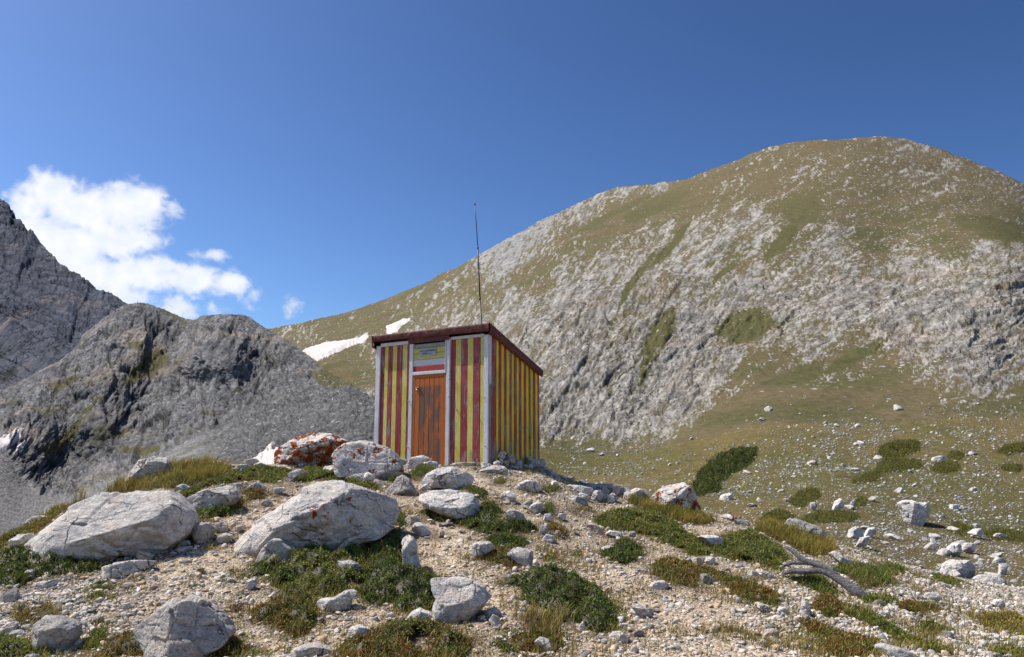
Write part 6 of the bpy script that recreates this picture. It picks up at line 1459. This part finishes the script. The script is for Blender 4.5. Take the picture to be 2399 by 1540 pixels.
def blades(P_, L, Wd, cols, r, lean=.45, bias=(0.12, 0)):
    n = len(P_)
    a = r.uniform(0, 2 * PI, n); le = r.normal(0, lean, n)
    hd = np.stack([np.cos(a) * le + bias[0], np.sin(a) * le + bias[1], 0 * a], -1)
    S_ = np.stack([-np.sin(a), np.cos(a), 0 * a], -1); S_ = np.where(r.random((n, 1)) < .5, S_, np.array([1., 0, 0]))
    up = np.array([0, 0, 1.0]); L = L[:, None]; Wd = Wd[:, None]
    m1 = P_ + up * L * .5 + hd * L * .3; m2 = P_ + up * L * .85 + hd * L * .85; tp = P_ + up * L * .98 + hd * L * 1.35
    V_ = np.stack([P_ - S_ * Wd, P_ + S_ * Wd, m1 - S_ * Wd * .8, m1 + S_ * Wd * .8, m2 - S_ * Wd * .5, m2 + S_ * Wd * .5, tp], 1).reshape(-1, 3)
    b_ = np.arange(n)[:, None] * 7
    q = np.concatenate([b_ + [0, 1, 3, 2], b_ + [2, 3, 5, 4]]); t3 = b_ + [4, 5, 6]
    sh = np.array([.6, .6, .9, .9, 1.1, 1.1, 1.2])
    return V_, q, t3, (cols[:, None] * sh[None, :, None]).reshape(-1, 3)
def in_poly_points(poly, dens, r):
    lo, hi = poly.min(0), poly.max(0); n = int(np.prod(hi - lo) * dens)
    q = r.uniform(lo, hi, (n, 2)); return q[pip(q, poly)]
for i, (sort, k, pts, h, tone, lab) in enumerate(MATS):
    poly = MATW[i]; r = np.random.default_rng(5000 + i)
    ar_ = .5 * abs(np.sum(poly[:, 0] * np.roll(poly[:, 1], 1) - np.roll(poly[:, 0], 1) * poly[:, 1])); big_ = ar_ > .45
    wob_ = .11 if big_ and h > .08 else .03
    # ragged outline
    pp = []
    for j in range(len(poly)):
        a_, b_ = poly[j], poly[(j + 1) % len(poly)]
        m_ = max(1, int(np.linalg.norm(b_ - a_) / .12))
        for s_ in range(m_): pp.append(a_ + (b_ - a_) * s_ / m_)
    pp = np.array(pp); pp = pp + wob_ * np.stack([fbm(np.c_[pp * 6, 0 * pp[:, 0]], 3, 800 + i), fbm(np.c_[pp * 6, 0 * pp[:, 0] + 5], 3, 800 + i)], -1)
    c0 = pp.mean(0); org = np.array([c0[0], c0[1], float(H(c0[0], c0[1]))])
    def hump(q):
        e = np.where(pip(q, pp), edge_dist(q, pp), 0)
        lump_ = fbm(np.c_[q * 5.5, 0 * q[:, 0]], 3, 810 + i)
        return h * (1 - np.exp(-e / (.45 * h + .03))) * np.clip(.72 + 1.05 * lump_, .10, 1.6), e
    Vs, Qs, Ts, Cs = [], [], [], []; nb_ = 0
    # the woody cushion under the leaves
    st = .045; lo, hi = pp.min(0) - st, pp.max(0) + st
    gx, gy = np.meshgrid(np.arange(lo[0], hi[0] + st, st), np.arange(lo[1], hi[1] + st, st)); q = np.c_[gx.ravel(), gy.ravel()]
    ins = pip(q, pp); hz, _ = hump(q); z = H(q[:, 0], q[:, 1]) + np.where(ins, hz * (.80 if sort == 'mat' else .25) - .004, -.03)
    hole = fbm(np.c_[q * 3.4, 0 * q[:, 0]], 3, 850 + i) + .35 * (h > .15) + 2.0 * (not big_)
    if sort == 'mat': ins = ins & (hole > -.30)
    fr_, fc_ = gx.shape[0] - 1, gx.shape[1] - 1
    f = grid_faces(*gx.shape); okf = ins[f].all(1); lab_ = np.zeros(len(f), int); cur = 0
    for s0 in np.where(okf)[0]:            # keep one connected cushion per mat
        if lab_[s0]: continue
        cur += 1; stck = [s0]; lab_[s0] = cur
        while stck:
            c_ = stck.pop(); r0_, c0_ = divmod(c_, fc_)
            for r1_, c1_ in ((r0_ + 1, c0_), (r0_ - 1, c0_), (r0_, c0_ + 1), (r0_, c0_ - 1)):
                if 0 <= r1_ < fr_ and 0 <= c1_ < fc_:
                    e_ = r1_ * fc_ + c1_
                    if okf[e_] and not lab_[e_]: lab_[e_] = cur; stck.append(e_)
    f = f[lab_ == np.bincount(lab_[lab_ > 0]).argmax()] if cur else f[:0]
    u_, inv = np.unique(f, return_inverse=True)
    if len(u_):
        Vs.append(np.c_[q[u_], z[u_]]); Qs.append(inv.reshape(f.shape)); nb_ = len(u_)
        cc = np.array([.085, .070, .036]) if sort == 'mat' else np.array([.10, .08, .045])
        Cs.append(np.clip(cc * (1 + .8 * fbm(np.c_[q[u_] * 14, 0 * u_], 3, 820 + i))[:, None], .01, 1))
    if sort == 'mat':
        pts_ = in_poly_points(pp, 5200 if tone != 'dead' else 3000, r)
        no = int(len(pp) * 16); rim = pp[r.integers(0, len(pp), no)] + r.normal(0, .075 if big_ else .02, (no, 2)); pts_ = np.concatenate([pts_, rim])
        hz, e = hump(pts_); z = H(pts_[:, 0], pts_[:, 1])
        # thin out in small gaps and towards the rim
        gap = fbm(np.c_[pts_ * 9, 0 * pts_[:, 0]], 3, 830 + i)
        hole = fbm(np.c_[pts_ * 3.4, 0 * pts_[:, 0]], 3, 850 + i) + .35 * (h > .15) + 2.0 * (not big_)
        kp = (hole + .12 * r.normal(size=len(pts_)) > -.26) & (gap + .9 * r.random(len(pts_)) > -.05) & (r.random(len(pts_)) < .5 + e / .10)
        pts_, hz, z, e = pts_[kp], hz[kp], z[kp], e[kp]; n = len(pts_)
        P_ = np.c_[pts_, z + hz * .78 + r.uniform(-.25, .12, n) * h * .5]
        eps = .02; gxh = (hump(pts_ + [eps, 0])[0] - hz) / eps; gyh = (hump(pts_ + [0, eps])[0] - hz) / eps
        N_ = np.c_[-gxh, -gyh, np.ones(n)]; N_ /= np.linalg.norm(N_, axis=1, keepdims=True)
        patch = fbm(np.c_[pts_ * 2.6, 0 * pts_[:, 0]], 3, 840 + i)
        cols = tone_cols(tone, n, r, patch)
        for s_ in range(3):
            V_, f, C_ = leaves(P_ + r.normal(0, .008, (n, 3)), N_, r.uniform(.018, .034, n), r.uniform(.0045, .008, n), cols * r.uniform(.75, 1.25, (n, 1)), r, .9)
            Vs.append(V_); Qs.append(f + nb_); nb_ += len(V_); Cs.append(C_)
        ng = n // 40
        if ng:
            sel = r.integers(0, n, ng)
            V_, q4, t3, C_ = blades(P_[sel], r.uniform(.05, .13, ng), np.full(ng, .0028), tone_cols('dry', ng, r, np.zeros(ng)), r)
            Vs.append(V_); Qs.append(q4 + nb_); Ts.append(t3 + nb_); nb_ += len(V_); Cs.append(C_)
        name = 'shrub_mat'; cat = 'shrub'; mat_ = M['leaf']
    else:
        dens = 2600
        pts_ = in_poly_points(pp, dens, r); hz, e = hump(pts_)
        tuft = fbm(np.c_[pts_ * 7, 0 * pts_[:, 0]], 3, 830 + i)
        kp = (tuft + r.random(len(pts_)) > .05) & (r.random(len(pts_)) < .4 + e / .15); pts_, tuft, e = pts_[kp], tuft[kp], e[kp]; n = len(pts_)
        P_ = np.c_[pts_, H(pts_[:, 0], pts_[:, 1]) - .005 + .2 * hump(pts_)[0]]
        patch = fbm(np.c_[pts_ * 2.2, 0 * pts_[:, 0]], 3, 840 + i)
        cols = tone_cols(tone, n, r, patch)
        V_, q4, t3, C_ = blades(P_, h * r.uniform(.45, 1.15, n) * np.clip(.8 + .7 * tuft, .4, 1.4), np.full(n, .0036), cols, r)
        Vs.append(V_); Qs.append(q4 + nb_); Ts.append(t3 + nb_); nb_ += len(V_); Cs.append(C_)
        name = 'grass_patch'; cat = 'grass'; mat_ = M['blade']
    V_ = np.concatenate(Vs) - org
    fl = [np.concatenate(Qs)] + ([np.concatenate(Ts)] if Ts else [])
    o = obj(name, mesh_np(name, V_, fl, np.concatenate(Cs), smooth=False), mat_, None, tuple(org))
    tag(o, lab, cat, 'low shrub mats between the rocks' if sort == 'mat' else 'grass patches on the mound')

# thin sprigs and grass wisps scattered over the gravel, uncountable
r = np.random.default_rng(99)
yy_ = 6.4 * (16.5 / 6.4) ** r.random(30000); xx_ = yy_ * r.uniform(-.7, .72, 30000)
near_mat = np.full(30000, 9.0)
for poly in MATW:
    lo, hi = poly.min(0) - .5, poly.max(0) + .5
    s_ = np.where((xx_ > lo[0]) & (xx_ < hi[0]) & (yy_ > lo[1]) & (yy_ < hi[1]))[0]
    if len(s_): near_mat[s_] = np.minimum(near_mat[s_], edge_dist(np.c_[xx_[s_], yy_[s_]], poly))
cl_n = fbm(np.c_[xx_ * 1.4, yy_ * 1.4, 0 * xx_], 3, 71) + .25 * sstep(.1, .45, xx_ / yy_) + .35 * sstep(13.2, 14.5, yy_)
pr_ = .55 * np.exp(-near_mat / .16) + .55 * sstep(.22, .5, cl_n)
kp = (r.random(30000) < pr_) & (yy_ < np.interp(xx_ / yy_, ca, cy_) + .2); xx_, yy_ = xx_[kp], yy_[kp]; n = len(xx_)
zz_ = H(xx_, yy_); P_ = np.c_[xx_, yy_, zz_]
Vs, Qs, Ts, Cs = [], [], [], []; b_ = 0
kind_ = fbm(np.c_[xx_ * .9, yy_ * .9, 0 * xx_ + 3], 2, 73)
for tone, sel in (('green', kind_ > .05), ('rust', (kind_ <= .05) & (kind_ > -.15)), ('dry', kind_ <= -.15)):
    S0 = P_[sel]; ns = len(S0)
    if not ns: continue
    for s_ in range(7):
        q_ = S0 + r.normal(0, 1, (ns, 3)) * [.025, .025, .002]
        cs = tone_cols(tone, ns, r, np.zeros(ns))
        if tone == 'dry' or s_ > 4:
            V_, q4, t3, C_ = blades(q_, r.uniform(.03, .10, ns), np.full(ns, .003), tone_cols('ochre' if s_ % 2 else 'dry', ns, r, np.zeros(ns)), r)
            Ts.append(t3 + b_)
        else: V_, q4, C_ = leaves(q_ + [0, 0, .008], np.tile([0., 0, 1.], (ns, 1)), r.uniform(.018, .034, ns), r.uniform(.005, .008, ns), cs, r, .6)
        Vs.append(V_); Qs.append(q4 + b_); Cs.append(C_); b_ += len(V_)
tag(obj('ground_cover', mesh_np('ground_cover', np.concatenate(Vs), [np.concatenate(Qs), np.concatenate(Ts)], np.concatenate(Cs), smooth=False), M['leaf']), 'thin sprigs and wisps of grass scattered over the gravel', 'ground cover', kind='stuff')

# ------------------------------------------------------------------ bushes on the meadow
def bush(k, pts, label, tall, tone, name='dwarf_pine', cat='bush', upright=True):
    p2 = K(k, pts); r = np.random.default_rng(int(p2.sum()) % 9999)
    pp = []
    for j in range(len(p2)):
        for s_ in range(6): pp.append(p2[j] + (p2[(j + 1) % len(p2)] - p2[j]) * s_ / 6)
    p2 = np.array(pp); p2 = p2 + .22 * tall ** .8 * np.stack([fbm(np.c_[p2 / 7, 0 * p2[:, 0]], 3, 17), fbm(np.c_[p2 / 7, 0 * p2[:, 0] + 4], 3, 18)], -1) * 2
    base = HR.at(p2[:, 0], np.minimum(p2[:, 1], 1500)); 
    # footprint on the slope, height grows to the middle
    c_ = p2.mean(0); 
    n = 5200 if tall > 1 else 3200
    area = np.ptp(p2[:, 0]) * np.ptp(p2[:, 1])
    n = int(min(n, max(500, area * 1.3)))
    q = r.uniform(p2.min(0), p2.max(0), (n * 3, 2)); q = q[pip(q, p2)][:n]; q = q + r.normal(0, 1, q.shape) * np.where(r.random((len(q), 1)) < .3, 4.0, 1.0) * [1.3, .8]; n = len(q)
    Pq = HR.at(q[:, 0], q[:, 1]); mpp = Pq[:, 1] / F
    e = edge_dist(q, p2); hm = tall * mpp.mean() * 1.0
    nz_ = fbm(np.c_[q / 9, 0 * q[:, 0]], 3, 7)
    hgt = np.minimum(e + 2, tall) * mpp * .75 * np.clip(.75 + 1.1 * nz_, .1, 1.7)
    top = Pq + np.c_[0 * hgt, -hgt * .35, hgt]
    sz_l = mpp * (2.4 if tall > 12 else 1.8)
    T = {'pine': np.array([(.030,.050,.012),(.055,.080,.018),(.085,.108,.026),(.12,.135,.036)]), 'juniper': np.array([(.10,.115,.028),(.14,.15,.036),(.18,.18,.05),(.12,.11,.035)])}[tone]
    lev = np.clip(.45 + .9 * nz_ + r.normal(0, .25, n), 0, .999)
    cols = T[(lev * 4).astype(int)] * r.uniform(.8, 1.2, (n, 1)) * np.array([1.55, 1.4, 1.2])
    Vs, Fs, Cs = [], [], []; b_ = 0
    for s_ in range(5):
        P_ = top + r.normal(0, 1, (n, 3)) * (mpp * 1.3)[:, None] - np.c_[0 * hgt, 0 * hgt, hgt * r.uniform(0, .35, n)]
        V_, f, C_ = leaves(P_, np.tile([.0, -.25, 1.0], (n, 1)), sz_l * r.uniform(1.2, 2.4, n), sz_l * .28, cols * r.uniform(.8, 1.2, (n, 1)), r, .9)
        Vs.append(V_); Fs.append(f + b_); Cs.append(C_); b_ += len(V_)
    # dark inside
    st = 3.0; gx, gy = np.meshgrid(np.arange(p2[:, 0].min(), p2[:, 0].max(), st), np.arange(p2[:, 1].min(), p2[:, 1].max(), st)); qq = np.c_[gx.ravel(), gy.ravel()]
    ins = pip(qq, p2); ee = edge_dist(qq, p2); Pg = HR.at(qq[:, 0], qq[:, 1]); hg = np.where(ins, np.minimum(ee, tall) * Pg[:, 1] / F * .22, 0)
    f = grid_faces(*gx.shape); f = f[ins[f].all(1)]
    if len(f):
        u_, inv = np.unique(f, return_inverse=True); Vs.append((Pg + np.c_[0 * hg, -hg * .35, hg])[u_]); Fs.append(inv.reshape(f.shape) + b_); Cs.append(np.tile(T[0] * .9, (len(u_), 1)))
    V_ = np.concatenate(Vs); org = base.mean(0)
    o = obj(name, mesh_np(name, V_ - org, np.concatenate(Fs), np.concatenate(Cs), smooth=False), M['leaf'], None, tuple(org))
    tag(o, label, cat, 'low bushes on the meadow')
bush('M', [(1462,425),(1470,365),(1510,300),(1570,245),(1640,210),(1720,180),(1820,168),(1905,172),(1890,205),(1820,262),(1720,322),(1640,375),(1640,420),(1560,450),(1490,478)], 'large dark dwarf pine thicket slanting up the meadow right of the hut', 30, 'pine')
bush('R', [(1192,185),(1228,140),(1330,113),(1442,108),(1446,150),(1375,188),(1290,212),(1208,212)], 'bright green rounded bush high on the right meadow', 14, 'juniper', 'juniper_bush')
bush('R', [(1160,292),(1200,242),(1320,217),(1460,242),(1470,272),(1330,302),(1200,312)], 'wide flat green bush below the bright rounded bush', 8, 'juniper', 'juniper_bush')
bush('R', [(1000,367),(1080,328),(1190,305),(1165,347),(1040,372)], 'thin flat green bush trailing left from the wide flat one', 6, 'juniper', 'juniper_bush')
bush('R', [(1540,292),(1600,242),(1720,242),(1712,292),(1600,312)], 'flat olive bush under the grey ragged outcrop', 6, 'juniper', 'juniper_bush')
bush('R', [(1988,172),(2050,130),(2169,112),(2200,118),(2200,150),(2050,182)], 'dark green bush at the right edge, the highest there', 10, 'juniper', 'juniper_bush')
bush('R', [(2008,282),(2060,253),(2152,263),(2112,302)], 'small green bush at the right edge below the highest one', 8, 'juniper', 'juniper_bush')
bush('R', [(578,482),(640,418),(762,403),(782,440),(690,502),(620,512)], 'green bush between white stones right of the dwarf pine thicket', 9, 'juniper', 'juniper_bush')
bush('R', [(638,602),(760,538),(900,528),(1052,553),(1000,592),(850,612),(720,624)], 'widest dark green bush just behind the ribbed rock', 11, 'juniper', 'juniper_bush')
bush('R', [(386,602),(430,553),(520,530),(594,570),(560,615),(480,645)], 'rounded olive bush behind the crest of the mound', 16, 'juniper', 'juniper_bush')
bush('R', [(1640,652),(1720,620),(1812,650),(1742,677)], 'small olive bush above the flat white rock', 7, 'juniper', 'juniper_bush')
bush('R', [(1880,672),(2000,653),(2169,685),(2200,690),(2200,718),(2000,708)], 'long flat bush at the right edge of the lower meadow', 7, 'juniper', 'juniper_bush')
bush('R', [(1650,212),(1690,173),(1764,183),(1722,218)], 'tiny bush beside the grey ragged outcrop', 7, 'juniper', 'juniper_bush')
bush('R', [(1008,494),(1060,457),(1114,473),(1066,499)], 'tiny bush next to the small dark block', 7, 'juniper', 'juniper_bush')

# ------------------------------------------------------------------ two walkers on the far ridge
def walker(px, py, label, shirt, pack, yaw):
    p = HB.at([px], [py])[0]
    root = empty('person', tuple(p), label, 'person', 'walkers on the far ridge'); root.rotation_euler = (0, 0, yaw)
    J = {'pelvis': (0, 0, .95), 'chest': (0, .02, 1.30), 'neck': (0, 0, 1.50), 'head': (0, -.02, 1.66), 'crown': (0, -.01, 1.76), 'hipl': (.10, 0, .90), 'kneel': (.12, -.10, .50), 'anklel': (.12, -.02, .08), 'toel': (.13, -.17, .03), 'hipr': (-.10, 0, .90), 'kneer': (-.12, .02, .50), 'ankler': (-.12, .16, .09), 'toer': (-.13, .02, .03), 'shl': (.19, .01, 1.42), 'ell': (.26, .04, 1.14), 'wrl': (.24, -.16, .98), 'shr': (-.19, .01, 1.42), 'elr': (-.26, .08, 1.15), 'wrr': (-.25, -.06, .95)}
    E = [('pelvis', 'chest'), ('chest', 'neck'), ('neck', 'head'), ('head', 'crown'), ('pelvis', 'hipl'), ('hipl', 'kneel'), ('kneel', 'anklel'), ('anklel', 'toel'), ('pelvis', 'hipr'), ('hipr', 'kneer'), ('kneer', 'ankler'), ('ankler', 'toer'), ('chest', 'shl'), ('shl', 'ell'), ('ell', 'wrl'), ('chest', 'shr'), ('shr', 'elr'), ('elr', 'wrr')]
    RR = {'pelvis': .15, 'chest': .17, 'neck': .06, 'head': .10, 'crown': .07, 'hipl': .10, 'hipr': .10, 'kneel': .065, 'kneer': .065, 'anklel': .045, 'ankler': .045, 'toel': .04, 'toer': .04, 'shl': .07, 'shr': .07, 'ell': .045, 'elr': .045, 'wrl': .035, 'wrr': .035}
    ks = list(J); me = bpy.data.meshes.new('body'); me.from_pydata([J[k] for k in ks], [(ks.index(a), ks.index(b)) for a, b in E], [])
    o = bpy.data.objects.new('body', me); COL.objects.link(o)
    sk = o.modifiers.new('skin', 'SKIN'); o.modifiers.new('sub', 'SUBSURF').levels = 2; 
    for i_, k in enumerate(ks): me.skin_vertices[0].data[i_].radius = (RR[k], RR[k] * .85)
    me.skin_vertices[0].data[0].use_root = True
    bpy.context.view_layer.update()
    m2 = bpy.data.meshes.new_from_object(o.evaluated_get(bpy.context.evaluated_depsgraph_get())); bpy.data.objects.remove(o)
    t = NT('walker_' + 'cloth'); sp_ = t.n('ShaderNodeSeparateXYZ'); t.t.links.new(t.coord(), sp_.inputs[0]); z_ = sp_.outputs[2]
    c = t.mix(t.math('GREATER_THAN', z_, .93), (.04, .04, .05), shirt); c = t.mix(t.math('GREATER_THAN', z_, 1.53), c, (.45, .28, .2)); c = t.mix(t.math('GREATER_THAN', z_, 1.70), c, (.05, .03, .02))
    t.bsdf(c, .8); obj('body', m2, t.m, root)
    v, f = ICO[3]; w = np.sign(v) * np.abs(v) ** .6 * [.15, .11, .25] + [0, .20, 1.20]
    t = NT('pack_cloth'); t.bsdf(pack, .8); obj('backpack', mesh_np('backpack', w, f), t.m, root)
walker(322.5, 713.5, 'tiny walker in dark clothes on the far ridge, the left of the two', (.05, .05, .06), (.04, .04, .05), .6)
walker(334.8, 714.5, 'tiny walker in blue on the far ridge, the right of the two', (.05, .10, .28), (.05, .07, .2), -.5)

# ------------------------------------------------------------------ clouds: self-glowing volumes beyond the ridge
def cloud(name, blobs, label, depth=3800.0, bright=1.0, dens=1.0, seed=0):
    B_ = []
    for (x, y, rx, ry, k) in blobs:
        a, s = ray(x, y); mpp = depth / F
        B_.append((np.array([float(a) * depth, depth, float(s) * depth]), rx * mpp, ry * mpp, k))
    org = np.mean([b[0] for b in B_], axis=0)
    V_, Fc = [], []; nb = 0
    v, f = ICO[2]
    for c0, rx, rz, k in B_:
        V_.append(v * [rx * 1.3, (rx + rz) * .62, rz * 1.3] + c0 - org); Fc.append(f + nb); nb += len(v)
    me = mesh_np(name, np.concatenate(V_), np.concatenate(Fc)); o = bpy.data.objects.new(name, me); COL.objects.link(o)
    rm = o.modifiers.new('hull', 'REMESH'); rm.mode = 'VOXEL'; rm.voxel_size = 14 if len(blobs) > 4 else 6
    bpy.context.view_layer.update()
    m2 = bpy.data.meshes.new_from_object(o.evaluated_get(bpy.context.evaluated_depsgraph_get())); bpy.data.objects.remove(o)
    t = NT('glowing_vapour'); oc = t.coord('Object')
    wv = t.noise(oc, .012, 3, .5, out=1)
    pw = t.vmath('ADD', oc, t.vmath('SCALE', t.vmath('SUBTRACT', wv, (.5, .5, .5)), scale=70.0))
    acc = None
    for c0, rx, rz, k in B_:
        c = c0 - org
        d = t.vmath('LENGTH', t.vmath('MULTIPLY', t.vmath('SUBTRACT', pw, tuple(c)), (1 / rx, 1 / ((rx + rz) * .5), 1 / rz)))
        q = t.math('MULTIPLY', t.math('SUBTRACT', 1.0, d), k)
        acc = q if acc is None else t.math('MAXIMUM', acc, q)
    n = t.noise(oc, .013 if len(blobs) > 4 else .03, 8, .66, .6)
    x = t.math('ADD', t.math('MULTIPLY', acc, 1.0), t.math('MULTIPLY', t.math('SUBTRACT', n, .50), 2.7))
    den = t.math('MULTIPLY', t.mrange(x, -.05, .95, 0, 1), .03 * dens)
    col = t.mix(t.mrange(t.noise(oc, .01, 4, .6), .35, .65), (.80, .86, .97), (1.0, 1.0, 1.0))  # pale blue shading of the cloud put into its glow colour
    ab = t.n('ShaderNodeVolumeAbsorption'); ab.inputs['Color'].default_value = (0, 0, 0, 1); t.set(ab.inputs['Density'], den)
    em = t.n('ShaderNodeEmission'); t.set(em.inputs['Color'], col); t.set(em.inputs['Strength'], t.math('MULTIPLY', den, bright))  # vapour emits its own white in place of scattered sunlight
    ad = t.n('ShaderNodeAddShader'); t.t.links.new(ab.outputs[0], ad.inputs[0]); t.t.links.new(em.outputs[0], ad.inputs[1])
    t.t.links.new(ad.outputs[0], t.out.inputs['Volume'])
    try: t.m.cycles.volume_step_rate = .35
    except Exception: pass
    for p_ in m2.polygons: p_.use_smooth = True
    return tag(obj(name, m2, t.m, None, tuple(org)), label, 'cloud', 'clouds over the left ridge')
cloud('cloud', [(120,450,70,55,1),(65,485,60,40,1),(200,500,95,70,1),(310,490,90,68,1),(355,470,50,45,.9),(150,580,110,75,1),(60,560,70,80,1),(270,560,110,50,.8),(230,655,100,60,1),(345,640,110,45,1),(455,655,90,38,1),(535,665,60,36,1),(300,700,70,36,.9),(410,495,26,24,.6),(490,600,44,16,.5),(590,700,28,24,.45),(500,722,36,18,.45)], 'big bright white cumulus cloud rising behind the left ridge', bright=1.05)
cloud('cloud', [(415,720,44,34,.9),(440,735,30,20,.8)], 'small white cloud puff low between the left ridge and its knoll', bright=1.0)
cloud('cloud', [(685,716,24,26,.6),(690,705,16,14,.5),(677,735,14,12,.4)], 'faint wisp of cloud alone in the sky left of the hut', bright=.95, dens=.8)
